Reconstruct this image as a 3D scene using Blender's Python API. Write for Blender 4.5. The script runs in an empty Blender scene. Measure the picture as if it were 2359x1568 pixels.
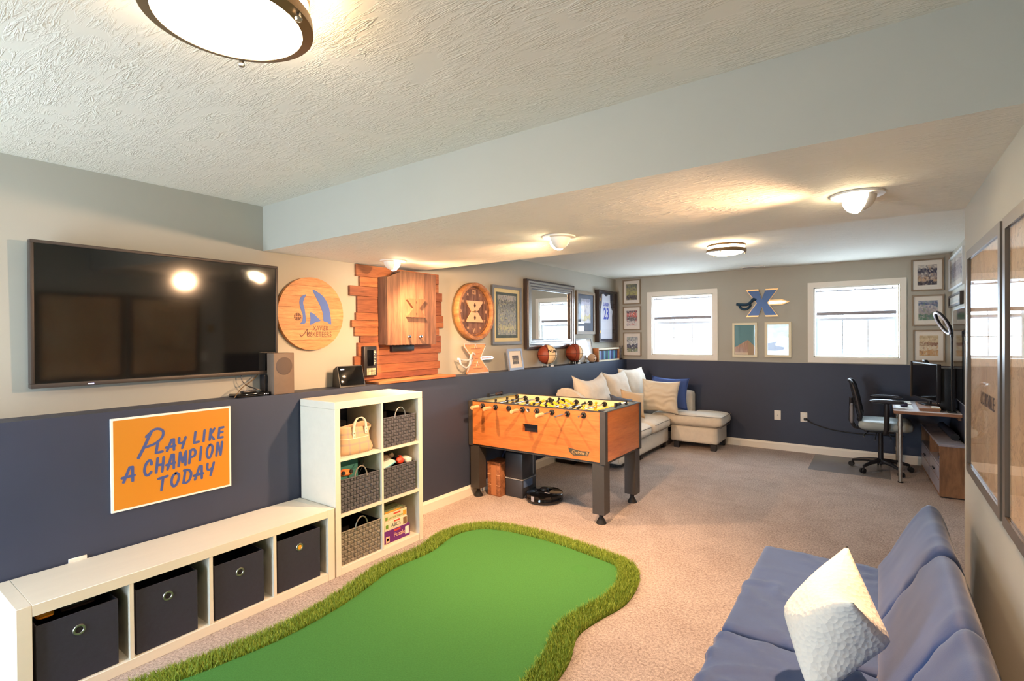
import bpy, bmesh, math, random
from mathutils import Vector, Matrix, noise, Euler
random.seed(7)
SC = bpy.context.scene
COL = SC.collection
PI = math.pi

# ------------------------------------------------------------------ camera
CAMX, CAMZ, YAW, PITCH, ROLL, FPX = 3.1885, 1.5229, math.radians(35.5748), math.radians(-0.4654), math.radians(-0.4256), 1177.6
F = Vector((-math.sin(YAW)*math.cos(PITCH), math.cos(YAW)*math.cos(PITCH), math.sin(PITCH)))
R0 = Vector((math.cos(YAW), math.sin(YAW), 0)); U0 = R0.cross(F)
Rv = R0*math.cos(ROLL)+U0*math.sin(ROLL); Uv = -R0*math.sin(ROLL)+U0*math.cos(ROLL)
cam_d = bpy.data.cameras.new('camera'); cam = bpy.data.objects.new('camera', cam_d); COL.objects.link(cam)
cam_d.sensor_width = 36; cam_d.lens = FPX/2359*36; cam_d.clip_start = .02
m = Matrix((Rv, Uv, -F)).transposed().to_4x4(); m.translation = Vector((CAMX, 0, CAMZ)); cam.matrix_world = m
SC.camera = cam
SC.cycles.max_bounces = 7; SC.cycles.diffuse_bounces = 4; SC.cycles.glossy_bounces = 3; SC.cycles.transmission_bounces = 4; SC.cycles.transparent_max_bounces = 10
SC.cycles.caustics_reflective = False; SC.cycles.caustics_refractive = False; SC.cycles.adaptive_threshold = .06; SC.cycles.adaptive_min_samples = 16

# ------------------------------------------------------------------ world, daylight, exposure
SC.view_settings.view_transform = 'Standard'; SC.view_settings.look = 'None'
SC.view_settings.gamma = 1; SC.view_settings.use_curve_mapping = False
SC.view_settings.exposure = 1.05
W = bpy.data.worlds.new('world'); SC.world = W; W.use_nodes = True
bg = W.node_tree.nodes['Background']; bg.inputs[0].default_value = (.70, .86, 1.0, 1); bg.inputs[1].default_value = 11.5
WARM = (1.0, .60, .33)
def portal(name, loc, rot, sx, sy):
    l = bpy.data.lights.new(name, 'AREA'); l.shape = 'RECTANGLE'; l.size = sx; l.size_y = sy
    l.cycles.is_portal = True
    o = bpy.data.objects.new(name, l); o.location = loc; o.rotation_euler = rot; COL.objects.link(o)
# windows of the far wall (light travels -y) and the unseen patio door added behind the camera for cool daylight (light travels +y)
portal('daylight_portal', (.853, 7.66, 1.67), (-PI/2, 0, 0), .98, .96)
portal('daylight_portal', (2.963, 7.66, 1.67), (-PI/2, 0, 0), .98, .96)
portal('daylight_portal', (.68, -1.53, 1.05), (PI/2, 0, 0), 1.05, 2.1)

# ------------------------------------------------------------------ room numbers
D = -.1786; H = 2.408; HS = 2.109; S1 = 1.832; S2 = 3.219; L = 1.152; YB = 7.5325; W1 = 3.524; W2 = 3.855; YR = -1.4

# ------------------------------------------------------------------ materials
MATS = {}
def srgb(r, g, b):
    f = lambda c: (c/255/12.92) if c/255 <= .04045 else ((c/255+.055)/1.055)**2.4
    return (f(r), f(g), f(b), 1)
class NT:
    def __init__(s, name):
        s.m = bpy.data.materials.new(name); s.m.use_nodes = True; s.t = s.m.node_tree
        s.p = s.t.nodes['Principled BSDF']; s.out = s.t.nodes['Material Output']
    def n(s, typ, **kw):
        x = s.t.nodes.new(typ)
        for k, v in kw.items():
            if k in x.inputs: x.inputs[k].default_value = v
            else: setattr(x, k, v)
        return x
    def l(s, a, b): s.t.links.new(a, b)
    def coords(s, scale=(1, 1, 1), rot=(0, 0, 0), kind='Object', loc=(0, 0, 0)):
        c = s.n('ShaderNodeTexCoord'); mp = s.n('ShaderNodeMapping')
        mp.inputs['Scale'].default_value = scale; mp.inputs['Rotation'].default_value = rot; mp.inputs['Location'].default_value = loc
        s.l(c.outputs[kind], mp.inputs['Vector']); return mp.outputs['Vector']
    def noise(s, vec, scale, detail=2, rough=.5, dist=0):
        x = s.n('ShaderNodeTexNoise'); x.inputs['Scale'].default_value = scale; x.inputs['Detail'].default_value = detail
        x.inputs['Roughness'].default_value = rough; x.inputs['Distortion'].default_value = dist
        s.l(vec, x.inputs['Vector']); return x.outputs['Fac']
    def ramp(s, fac, stops, const=False):
        x = s.n('ShaderNodeValToRGB'); e = x.color_ramp.elements
        if const: x.color_ramp.interpolation = 'CONSTANT'
        while len(e) < len(stops): e.new(.5)
        for el, (p, c) in zip(e, stops): el.position = p; el.color = c if len(c) == 4 else (*c, 1)
        s.l(fac, x.inputs['Fac']); return x.outputs['Color']
    def mix(s, fac, a, b, blend='MIX'):
        x = s.n('ShaderNodeMix'); x.data_type = 'RGBA'; x.blend_type = blend
        for sock, v in ((x.inputs[0], fac), (x.inputs[6], a), (x.inputs[7], b)):
            if hasattr(v, 'is_linked'): s.l(v, sock)
            else: sock.default_value = v
        return x.outputs[2]
    def math(s, op, a, b=0.):
        x = s.n('ShaderNodeMath'); x.operation = op
        for sock, v in ((x.inputs[0], a), (x.inputs[1], b)):
            if hasattr(v, 'is_linked'): s.l(v, sock)
            else: sock.default_value = v
        return x.outputs[0]
    def bump(s, h, strength=.3, dist=.01):
        b = s.n('ShaderNodeBump'); b.inputs['Strength'].default_value = strength; b.inputs['Distance'].default_value = dist
        s.l(h, b.inputs['Height']); s.l(b.outputs['Normal'], s.p.inputs['Normal'])
    def base(s, v):
        i = s.p.inputs['Base Color']
        if hasattr(v, 'is_linked'): s.l(v, i)
        else: i.default_value = v
def plain(name, col, rough=.5, metal=0., var=.0, vs=8., bump=0., bs=200., spec=.5, coat=0., bd=.002, sheen=0., stretch=(1, 1, 1)):
    if name in MATS: return MATS[name]
    t = NT(name); p = t.p
    p.inputs['Roughness'].default_value = rough; p.inputs['Metallic'].default_value = metal
    p.inputs['Specular IOR Level'].default_value = spec; p.inputs['Coat Weight'].default_value = coat
    p.inputs['Coat Roughness'].default_value = .03
    if sheen: p.inputs['Sheen Weight'].default_value = sheen
    v = t.coords(stretch)
    if var:
        a = tuple(c*(1-var) for c in col[:3])+(1,); b = tuple(min(1, c*(1+var)) for c in col[:3])+(1,)
        t.base(t.ramp(t.noise(v, vs, 4, .6), [(.3, a), (.7, b)]))
    else: t.base(col)
    if bump: t.bump(t.noise(v, bs, 3, .6), bump, bd)
    MATS[name] = t.m; return t.m
def wood(name, c1, c2, rough=.5, scale=3., stretch=(1, 14, 14), rot=(0, 0, 0), coat=0., bump=.15, dark=None):
    if name in MATS: return MATS[name]
    t = NT(name); t.p.inputs['Roughness'].default_value = rough; t.p.inputs['Coat Weight'].default_value = coat
    t.p.inputs['Coat Roughness'].default_value = .15
    v = t.coords(stretch, rot)
    n1 = t.noise(v, scale, 6, .62, .6); n2 = t.noise(v, scale*5, 3, .6)
    col = t.ramp(n1, [(.28, dark or tuple(c*.55 for c in c1[:3])), (.42, c1), (.62, c2)])
    col = t.mix(.22, col, t.ramp(n2, [(.35, tuple(c*.5 for c in c1[:3])), (.65, c2)]))
    t.base(col); t.bump(n1, bump, .002); MATS[name] = t.m; return t.m
def emit(name, col, s):
    if name in MATS: return MATS[name]
    t = NT(name); t.p.inputs['Emission Color'].default_value = (*col[:3], 1); t.p.inputs['Emission Strength'].default_value = s
    t.base((.8, .8, .8, 1)); MATS[name] = t.m; return t.m
def glass(name, tint=(1, 1, 1, 1), refl=1.0):
    if name in MATS: return MATS[name]
    t = NT(name); t.t.nodes.remove(t.p)
    tr = t.n('ShaderNodeBsdfTransparent'); tr.inputs[0].default_value = tint
    gl = t.n('ShaderNodeBsdfGlossy'); gl.inputs['Roughness'].default_value = .01
    lw = t.n('ShaderNodeLayerWeight'); lw.inputs['Blend'].default_value = .5
    f5 = t.math('ADD', t.math('MULTIPLY', t.math('POWER', lw.outputs['Facing'], 5.), .9), .035)
    mx = t.n('ShaderNodeMixShader'); t.l(t.math('MULTIPLY', f5, refl), mx.inputs[0])
    t.l(tr.outputs[0], mx.inputs[1]); t.l(gl.outputs[0], mx.inputs[2]); t.l(mx.outputs[0], t.out.inputs['Surface'])
    MATS[name] = t.m; return t.m
def art(name, bands, cells=14., mixf=.55, seed=0., stretch=(1, 1, 1), rough=.6):
    """flat print: horizontal bands of colour broken up by blotches"""
    t = NT(name); t.p.inputs['Roughness'].default_value = rough
    c = t.n('ShaderNodeTexCoord'); sp = t.n('ShaderNodeSeparateXYZ'); t.l(c.outputs['Generated'], sp.inputs[0])
    v = t.coords(stretch, kind='Generated', loc=(seed, seed*.7, seed*1.3))
    vo = t.n('ShaderNodeTexVoronoi'); vo.inputs['Scale'].default_value = cells; t.l(v, vo.inputs['Vector'])
    sep = t.n('ShaderNodeSeparateColor'); t.l(vo.outputs['Color'], sep.inputs[0])
    z = t.math('ADD', sp.outputs['Z'], t.math('MULTIPLY', t.math('SUBTRACT', t.noise(v, cells*.5, 3), .5), .35))
    cols = [b[1] for b in bands]
    base = t.ramp(z, bands, True)
    blot = t.ramp(sep.outputs[0], [(i/len(cols), cc) for i, cc in enumerate(cols)], True)
    msk = t.math('MULTIPLY', sep.outputs[1], mixf*1.5)
    t.base(t.mix(msk, base, blot)); MATS[name] = t.m; return t.m

# paints
WALLC = srgb(178, 175, 163); NAVY = srgb(54, 61, 80)
M_wall = plain('wall_paint', WALLC, .75, var=.015, vs=3, bump=.06, bs=300)
M_navy = plain('navy_paint', NAVY, .5, var=.04, vs=3, bump=.08, bs=300, spec=.4)
def ceiling_mat():
    t = NT('ceiling_texture'); t.p.inputs['Roughness'].default_value = .85
    t.base(srgb(222, 216, 202))
    hs = []
    for ang, seed in ((-.62, 0.), (-.95, 4.), (-.30, 9.)):
        v = t.coords((1.5, 11., 3.), (0, 0, ang), loc=(seed, seed, 0)); w = t.coords((1, 1, 1), loc=(seed*2, seed, 3))
        r = t.math('ABSOLUTE', t.math('SUBTRACT', t.noise(v, 3.2, 3, .62, .9), .5))
        ridge = t.math('SUBTRACT', 1.0, t.math('MINIMUM', t.math('MULTIPLY', r, 17.), 1.0))
        msk = t.math('MINIMUM', t.math('MAXIMUM', t.math('MULTIPLY', t.math('SUBTRACT', t.noise(w, 7., 1, .6), .46), 6.), 0.), 1.)
        hs.append(t.math('MULTIPLY', ridge, msk))
    h = t.math('MAXIMUM', t.math('MAXIMUM', hs[0], hs[1]), hs[2])
    t.bump(h, .36, .010); return t.m
M_ceil = ceiling_mat()
def carpet_mat():
    t = NT('carpet'); t.p.inputs['Roughness'].default_value = 1.; t.p.inputs['Specular IOR Level'].default_value = .1
    v = t.coords((1, 1, 1))
    n1 = t.noise(v, 170, 3, .7); n2 = t.noise(v, 3.2, 4, .65, .6); n3 = t.noise(v, 75, 4, .8)
    c = t.ramp(n1, [(.28, srgb(112, 94, 86)), (.5, srgb(198, 178, 168)), (.68, srgb(240, 226, 216))])
    c = t.mix(.55, c, t.ramp(n3, [(.38, srgb(118, 98, 90)), (.60, srgb(240, 226, 216))]))
    c = t.mix(.16, c, t.ramp(n2, [(.38, srgb(150, 132, 122)), (.6, srgb(228, 214, 206))]))
    t.base(c); t.bump(t.math('ADD', n1, t.math('MULTIPLY', n3, .9)), .9, .012); return t.m
M_carpet = carpet_mat()
M_white = plain('white_trim', srgb(232, 226, 214), .45)
M_whitelam = plain('white_laminate', srgb(226, 219, 203), .42, var=.02, vs=4, stretch=(6, 1, 6))
M_black = plain('black_plastic', srgb(26, 26, 29), .4)
M_blackgloss = plain('black_gloss', srgb(9, 9, 11), .06, spec=.6)
M_chrome = plain('chrome', srgb(210, 210, 212), .12, 1.)
M_steel = plain('brushed_steel', srgb(176, 172, 164), .38, 1., var=.05, vs=20)
M_edge = plain('polished_edge', srgb(232, 232, 236), .22, .55)
M_brass = plain('brass', srgb(190, 150, 84), .3, 1.)
M_bronze = plain('bronze_trim', srgb(128, 102, 70), .45, .5)
M_rubber = plain('black_rubber', srgb(22, 22, 24), .7)
M_paper = plain('paper', srgb(232, 230, 224), .7)
M_glass = glass('window_glass', (.98, .99, 1, 1), .5)
M_picglass = glass('picture_glass', (1, 1, 1, 1), .6)

# ------------------------------------------------------------------ mesh helpers
def xf(loc=(0, 0, 0), rot=(0, 0, 0), sc=(1, 1, 1)):
    return Matrix.Translation(loc) @ Euler(rot).to_matrix().to_4x4() @ Matrix.Diagonal((*sc, 1))
def NB(): return bmesh.new()
def box(bm, lo, hi, bev=0., seg=2, M=None):
    lo, hi = Vector(lo), Vector(hi); c = (lo+hi)/2; s = hi-lo
    r = bmesh.ops.create_cube(bm, size=1, matrix=Matrix.Translation(c) @ Matrix.Diagonal((s.x, s.y, s.z, 1)))
    vs = r['verts']
    if bev:
        es = list({e for v in vs for e in v.link_edges})
        rb = bmesh.ops.bevel(bm, geom=es, offset=min(bev, .49*min(s)), segments=seg, profile=.5, affect='EDGES')
        vs = list({v for f in rb['faces'] for v in f.verts} | {v for v in vs if v.is_valid})
    if M is not None: bmesh.ops.transform(bm, matrix=M, verts=vs)
    return vs
def tube(bm, pts, r, n=10, cap=True, closed=False):
    pts = [Vector(p) for p in pts]; rr = r if isinstance(r, (list, tuple)) else [r]*len(pts)
    rings = []; N = len(pts); up = None
    for i, p in enumerate(pts):
        a = pts[i-1] if (i > 0 or closed) else p; b = pts[(i+1) % N] if (i < N-1 or closed) else p
        t = (b-a).normalized()
        if up is None:
            up = Vector((0, 0, 1)) if abs(t.z) < .9 else Vector((1, 0, 0))
        s = t.cross(up).normalized(); u = s.cross(t).normalized(); up = u
        rings.append([bm.verts.new(p+(s*math.cos(2*PI*k/n)+u*math.sin(2*PI*k/n))*rr[i]) for k in range(n)])
    for i in range(N if closed else N-1):
        A, B = rings[i], rings[(i+1) % N]
        for k in range(n):
            try: bm.faces.new((A[k], A[(k+1) % n], B[(k+1) % n], B[k]))
            except ValueError: pass
    if cap and not closed:
        bm.faces.new(list(reversed(rings[0]))); bm.faces.new(rings[-1])
def lathe(bm, prof, n=24, M=None, a0=0., a1=2*PI):
    full = abs(a1-a0-2*PI) < 1e-6; K = n if full else n+1; rows = []
    for r, z in prof:
        if r < 1e-6: rows.append([bm.verts.new((0, 0, z))]*K)
        else: rows.append([bm.verts.new((r*math.cos(a0+(a1-a0)*k/n), r*math.sin(a0+(a1-a0)*k/n), z)) for k in range(K)])
    for A, B in zip(rows, rows[1:]):
        for k in range(n):
            k2 = (k+1) % K
            f = []
            for v in (A[k], A[k2], B[k2], B[k]):
                if v not in f: f.append(v)
            if len(f) > 2:
                try: bm.faces.new(f)
                except ValueError: pass
    vs = list({v for r in rows for v in r})
    if M is not None: bmesh.ops.transform(bm, matrix=M, verts=vs)
    return vs
def prism(bm, poly, y0, y1, M=None):
    """poly in local x,z; extruded from y0 to y1"""
    A = [bm.verts.new((x, y0, z)) for x, z in poly]; B = [bm.verts.new((x, y1, z)) for x, z in poly]; n = len(poly)
    bm.faces.new(A); bm.faces.new(list(reversed(B)))
    for i in range(n): bm.faces.new((A[(i+1) % n], A[i], B[i], B[(i+1) % n]))
    if M is not None: bmesh.ops.transform(bm, matrix=M, verts=A+B)
    return A+B
def prism_z(bm, poly, z0, z1):
    A = [bm.verts.new((x, y, z0)) for x, y in poly]; B = [bm.verts.new((x, y, z1)) for x, y in poly]; n = len(poly)
    bm.faces.new(list(reversed(A))); bm.faces.new(B)
    for i in range(n): bm.faces.new((A[i], A[(i+1) % n], B[(i+1) % n], B[i]))
RB = [0]
def ribbon(bm, pts, w, y, th=None):
    """brush stroke of width w in the local xz plane, laid on the plane y (toward -y)"""
    RB[0] += 1; th = .0006+.00012*(RB[0] % 5) if th is None else th
    P = [Vector((p[0], p[1])) for p in pts]; l, r = [], []; n = len(P)
    for i in range(n):
        t = (P[min(i+1, n-1)]-P[max(i-1, 0)])
        t = t.normalized() if t.length > 1e-9 else Vector((1, 0))
        nn = Vector((-t.y, t.x))*w/2; l.append(P[i]+nn); r.append(P[i]-nn)
    t0 = (P[0]-P[1]).normalized()*w/2; t1 = (P[-1]-P[-2]).normalized()*w/2
    def arc(c, d):
        nn = Vector((-d.y, d.x)); return [c+nn*math.cos(a)+d*math.sin(a) for a in [PI*k/5 for k in range(1, 5)]]
    vl = []
    for a, b in zip(l, r): vl.append((bm.verts.new((a.x, y-th, a.y)), bm.verts.new((b.x, y-th, b.y))))
    for (a, b), (c, d) in zip(vl, vl[1:]):
        try: bm.faces.new((a, b, d, c))
        except ValueError: pass
    for c, d, pr, flip in ((P[0], t0, vl[0], 0), (P[-1], t1, vl[-1], 1)):
        av = [bm.verts.new((q.x, y-th, q.y)) for q in arc(c, d)]
        ring = ([pr[1]] + av + [pr[0]]) if not flip else ([pr[0]] + av + [pr[1]])
        try: bm.faces.new(ring)
        except ValueError: pass
def soft(bm, amp, freq, seed=0., lim=None):
    for v in bm.verts:
        d = noise.noise_vector(v.co*freq+Vector((seed, seed*2, seed*3)))*amp
        v.co += d
def smoothbox(bm, lo, hi, r, cuts=6, bulge=(0, 0, 0), M=None):
    """soft upholstered block: gridded rounded box with bulging faces"""
    lo, hi = Vector(lo), Vector(hi); c = (lo+hi)/2; s = (hi-lo)/2
    tmp = bmesh.new(); bmesh.ops.create_cube(tmp, size=2)
    bmesh.ops.subdivide_edges(tmp, edges=tmp.edges[:], cuts=cuts, use_grid_fill=True)
    mp = {}
    for v in tmp.verts:
        u = Vector(v.co); p = Vector((u.x*s.x, u.y*s.y, u.z*s.z))
        q = Vector([max(-s[i]+r, min(s[i]-r, p[i])) for i in range(3)]); d = p-q
        if d.length > 1e-9: p = q+d.normalized()*r
        for i in range(3):
            j, k = (i+1) % 3, (i+2) % 3
            p[i] += math.copysign(1, u[i])*(abs(u[i])**2)*bulge[i]*(1-u[j]**2)*(1-u[k]**2)
        p += c
        if M is not None: p = M @ p
        mp[v.index] = bm.verts.new(p)
    for f in tmp.faces: bm.faces.new([mp[v.index] for v in f.verts])
    tmp.free()
def pillow(bm, w, h, t, n=14, pinch=.12, wr=.0, seed=0., M=None, sag=0., ruch=0.):
    """square cushion in the local xz plane, thickness along y, with drawn-out corners"""
    g = {}
    for s in (-1, 1):
        for i in range(n+1):
            for j in range(n+1):
                u = i/n*2-1; v = j/n*2-1
                e = max(abs(u), abs(v))
                if e > .999 and s == 1: continue
                th = ((1-u*u)*(1-v*v))**.42
                x = u*w/2*(1-pinch*(1-u*u*0)*(1-v*v)*abs(u)**3); z = v*h/2*(1-pinch*(1-u*u)*abs(v)**3)
                p = Vector((x, s*th*t/2, z))
                if ruch: p.y += s*ruch*min(1, th*2)*math.sin(z*75+noise.noise(Vector((x*9, 3., z*6)))*5)
                if sag: p.z -= sag*(1-u*u)*max(0, v)
                if wr:
                    q = Vector((x, s*3., z)); p += Vector((0, s, 0))*noise.noise(q*9+Vector((seed,)*3))*wr*min(1, th*3) + noise.noise_vector(q*5+Vector((seed,)*3))*wr*.5
                if M is not None: p = M @ p
                g[s, i, j] = bm.verts.new(p)
    V = lambda s, i, j: g.get((s, i, j)) or g[-1, i, j]
    for s in (-1, 1):
        for i in range(n):
            for j in range(n):
                q = [V(s, i, j), V(s, i+1, j), V(s, i+1, j+1), V(s, i, j+1)]
                bm.faces.new(q if s == -1 else q[::-1])
def catmull(P, k=6, closed=True):
    out = []; n = len(P)
    for i in range(n if closed else n-1):
        p0, p1, p2, p3 = (Vector(P[(i+j-1) % n]) if closed else Vector(P[max(0, min(n-1, i+j-1))]) for j in range(4))
        for s in range(k):
            t = s/k; out.append(.5*((2*p1)+(p2-p0)*t+(2*p0-5*p1+4*p2-p3)*t*t+(3*p1-p0-3*p2+p3)*t**3))
    if not closed: out.append(Vector(P[-1]))
    return out
def obj(name, bm, mat, parent=None, smooth=False, kind=None, label=None, loc=None, recalc=True):
    if recalc: bmesh.ops.recalc_face_normals(bm, faces=bm.faces[:])
    me = bpy.data.meshes.new(name); bm.to_mesh(me); bm.free()
    for mm in (mat if isinstance(mat, (list, tuple)) else [mat]): me.materials.append(mm)
    if smooth:
        for p in me.polygons: p.use_smooth = True
        if smooth != 'all': me.set_sharp_from_angle(angle=math.radians(40))
    o = bpy.data.objects.new(name, me); COL.objects.link(o)
    if parent: o.parent = parent
    if loc: o.location = loc
    if kind: o['kind'] = kind
    if label: o['label'] = label
    return o
def tag(o, label, cat, group=None):
    o['label'] = label; o['category'] = cat
    if group: o['group'] = group
    return o
def thing(name, label, cat, loc=(0, 0, 0), rotz=0., group=None, rot=None):
    o = bpy.data.objects.new(name, None); COL.objects.link(o); o.location = loc; o.rotation_euler = rot or (0, 0, rotz)
    o.empty_display_size = .05
    return tag(o, label, cat, group)
def bx(name, lo, hi, mat, parent=None, bev=0., seg=2, **kw):
    bm = NB(); box(bm, lo, hi, bev, seg); return obj(name, bm, mat, parent, smooth=bool(bev), **kw)
def tb(name, pts, r, mat, parent=None, n=10, closed=False, **kw):
    bm = NB(); tube(bm, pts, r, n, closed=closed); return obj(name, bm, mat, parent, smooth=True, **kw)
def lt(name, prof, mat, parent=None, n=24, M=None, **kw):
    bm = NB(); lathe(bm, prof, n, M); return obj(name, bm, mat, parent, smooth=True, **kw)
def struct(o): o['kind'] = 'structure'; return o
def text(parent, name, s, size, x, z, y, mat, shear=0., xs=1., bold=0., align='CENTER', rotv=0., stuff=True):
    cu = bpy.data.curves.new('lettering', 'FONT'); cu.body = s; cu.size = size; cu.align_x = align; cu.align_y = 'CENTER'
    cu.shear = shear; cu.offset = bold; cu.extrude = .0004; cu.resolution_u = 3
    to = bpy.data.objects.new('lettering', cu); COL.objects.link(to)
    dg = bpy.context.evaluated_depsgraph_get(); me = bpy.data.meshes.new_from_object(to.evaluated_get(dg))
    bpy.data.objects.remove(to); bpy.data.curves.remove(cu)
    me.transform(Matrix.Translation((x, y, z)) @ Euler((PI/2, 0, 0)).to_matrix().to_4x4() @ Matrix.Rotation(rotv, 4, 'Z') @ Matrix.Diagonal((xs, 1, 1, 1)))
    me.materials.clear(); me.materials.append(mat)
    o = bpy.data.objects.new(name, me); COL.objects.link(o); o.parent = parent
    if stuff: o['kind'] = 'stuff'
    return o
def copy_tree(o, parent=None):
    c = o.copy(); COL.objects.link(c); c.parent = parent
    for ch in list(o.children): copy_tree(ch, c)
    return c
LW = PI/2; RW = -PI/2     # rotz of things hung on the left / right wall (local -y points into the room)

# ------------------------------------------------------------------ room shell
def wall(name, boxes, mat):
    bm = NB()
    for lo, hi in boxes: box(bm, lo, hi)
    return struct(obj(name, bm, mat))
wall('floor', [((-.4, YR-.2, -.1), (W2+.3, YB+.2, 0))], M_carpet)
wall('wall_left', [((D-.12, YR-.2, L-.3), (D, YB+.2, H+.1))], M_wall)
wall('wall_left_lower', [((D-.12, YR-.2, -.02), (0, YB, L))], M_navy)
def holed(x0, x1, z0, z1, y0, y1, holes):
    out = []; xs = x0
    for hx0, hx1, hz0, hz1 in holes:
        out.append(((xs, y0, z0), (hx0, y1, z1)))
        if hz0 > z0: out.append(((hx0, y0, z0), (hx1, y1, hz0)))
        if hz1 < z1: out.append(((hx0, y0, hz1), (hx1, y1, z1)))
        xs = hx1
    out.append(((xs, y0, z0), (x1, y1, z1))); return out
WIN = [(.405, 1.300, 1.232, 2.112), (2.524, 3.404, 1.232, 2.112)]
wall('wall_back', holed(D-.1, W2+.3, L, H+.1, YB, YB+.14, WIN), M_wall)
wall('wall_back_lower', [((D-.1, YB, -.02), (W2+.3, YB+.14, L))], M_navy)
wall('wall_right', [((W2, S2+.02, L), (W2+.15, YB, H+.1))], M_wall)
wall('wall_right_lower', [((W2, S2+.02, -.02), (W2+.15, YB, L))], M_navy)
wall('wall_partition', [((W1, YR-.2, -.02), (W1+.6, S2, H+.1))], M_wall)
wall('wall_rear', holed(D-.1, W2+.3, -.02, H+.1, YR-.14, YR, [(.15, 1.20, .03, 2.08)]), M_wall)
wall('ceiling', [((D-.1, YR-.2, H), (W2+.3, S1+.05, H+.12)), ((D-.1, S2-.05, H), (W2+.3, YB+.2, H+.12))], M_ceil)
bm = NB(); box(bm, (D-.02, S1, HS), (W2+.2, S2, H+.1))
bmesh.ops.recalc_face_normals(bm, faces=bm.faces[:]); bm.faces.ensure_lookup_table()
for f in bm.faces:
    if f.normal.z < -.5: f.material_index = 1
struct(obj('ceiling_soffit', bm, [M_wall, M_ceil]))
def baseboard(name, lo, hi, ax):
    bm = NB(); prof = [(0, 0), (.014, 0), (.014, .075), (.009, .088), (.006, .1), (0, .1)]
    if ax == 'L': prism(bm, prof, lo, hi)
    elif ax == 'B': prism(bm, prof, lo, hi, Matrix.Translation((0, YB, 0)) @ Matrix.Rotation(-PI/2, 4, 'Z'))
    elif ax == 'P': prism(bm, prof, lo, hi, Matrix.Translation((W1, 0, 0)) @ Matrix.Rotation(PI, 4, 'Z'))
    elif ax == 'R': prism(bm, prof, lo, hi, Matrix.Translation((W2, 0, 0)) @ Matrix.Rotation(PI, 4, 'Z'))
    return struct(obj(name, bm, M_white))
baseboard('baseboard_left', YR, YB, 'L'); baseboard('baseboard_back', .0, W2, 'B')
baseboard('baseboard_partition', -S2, -YR, 'P'); baseboard('baseboard_right', -YB, -S2-.02, 'R')
bm = NB(); box(bm, (W1, S2, 0), (W2, S2+.014, .1), .004); struct(obj('baseboard_partition_end', bm, M_white))

# windows of the far wall
M_sash = plain('window_vinyl', srgb(226, 236, 245), .4)
M_shade = NT('shade_cloth')
M_shade.t.nodes.remove(M_shade.p)
_d = M_shade.n('ShaderNodeBsdfDiffuse'); _d.inputs[0].default_value = (.85, .85, .86, 1)
_t = M_shade.n('ShaderNodeBsdfTranslucent'); _t.inputs[0].default_value = (.85, .87, .9, 1)
_x = M_shade.n('ShaderNodeMixShader'); _x.inputs[0].default_value = .6
M_shade.l(_d.outputs[0], _x.inputs[1]); M_shade.l(_t.outputs[0], _x.inputs[2]); M_shade.l(_x.outputs[0], M_shade.out.inputs['Surface'])
M_shade = M_shade.m
M_rod = plain('shade_rod', srgb(150, 148, 154), .5)
def window(name, x0, x1):
    """trim outer x0..x1, z 1.163..2.175"""
    w = bpy.data.objects.new(name, None); COL.objects.link(w); w.location = (x0, YB, 1.163); struct(w)
    ww = x1-x0; hh = 1.012; t = .066
    for nm, poly in (('casing', [(0, 0), (ww, 0), (ww-t, t), (t, t)]), ('casing', [(0, hh), (t, hh-t), (ww-t, hh-t), (ww, hh)]),
                     ('casing', [(0, 0), (t, t), (t, hh-t), (0, hh)]), ('casing', [(ww, 0), (ww, hh), (ww-t, hh-t), (ww-t, t)])):
        bm = NB(); prism(bm, poly, -.018, -.0005); obj(nm, bm, M_white, w)
    a, b, c, d = t+.002, ww-t-.002, t+.003, hh-t-.003
    for lo, hi in (((a, .0, c), (a+.012, .13, d)), ((b-.012, .0, c), (b, .13, d)), ((a, .0, c), (b, .13, c+.012)), ((a, .0, d-.012), (b, .13, d))):
        bx('jamb', lo, hi, M_white, w)
    a += .014; b -= .014; c += .014; d -= .014; mid = c+.40*(d-c)+.12
    # upper sash behind, lower sash in front
    for z0, z1, y in ((mid-.02, d, .085), (c, mid+.02, .055)):
        bx('sash_stile', (a, y, z0), (a+.03, y+.025, z1), M_sash, w); bx('sash_stile', (b-.03, y, z0), (b, y+.025, z1), M_sash, w)
        bx('sash_rail', (a+.03, y, z0), (b-.03, y+.025, z0+.03), M_sash, w); bx('sash_rail', (a+.03, y, z1-.03), (b-.03, y+.025, z1), M_sash, w)
        bx('pane', (a+.03, y+.010, z0+.03), (b-.03, y+.013, z1-.03), M_glass, w)
        for k in (1, 2):
            xx = a+.03+(b-a-.06)*k/3; bx('muntin', (xx-.006, y+.015, z0+.03), (xx+.006, y+.02, z1-.03), M_sash, w)
        zz = (z0+z1)/2; bx('muntin', (a+.03, y+.0152, zz-.005), (b-.03, y+.0198, zz+.005), M_sash, w)
    # fabric shade on its rod, drawn to about a third
    tb('shade_rod', [(a, .03, d-.03), (b, .03, d-.03)], .007, M_rod, w)
    for k in range(5): 
        xx = a+.05+(b-a-.1)*k/4; bx('shade_clip', (xx-.006, .022, d-.036), (xx+.006, .038, d-.012), M_rod, w)
    bm = NB(); n = 24
    for i in range(n+1):
        xx = a+.012+(b-a-.024)*i/n
        for zz, yo in ((d-.032, 0), (d-.30, .004*math.sin(i*1.1))): bm.verts.new((xx, .03+yo, zz))
    bm.verts.ensure_lookup_table()
    for i in range(n): bm.faces.new((bm.verts[2*i], bm.verts[2*i+2], bm.verts[2*i+3], bm.verts[2*i+1]))
    obj('shade_cloth', bm, M_shade, w, smooth=True)
    bx('shade_hem', (a+.012, .018, d-.335), (b-.012, .042, d-.293), M_rod, w, .008)
window('window_1', .342, 1.363); window('window_2', 2.462, 3.464)
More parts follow.
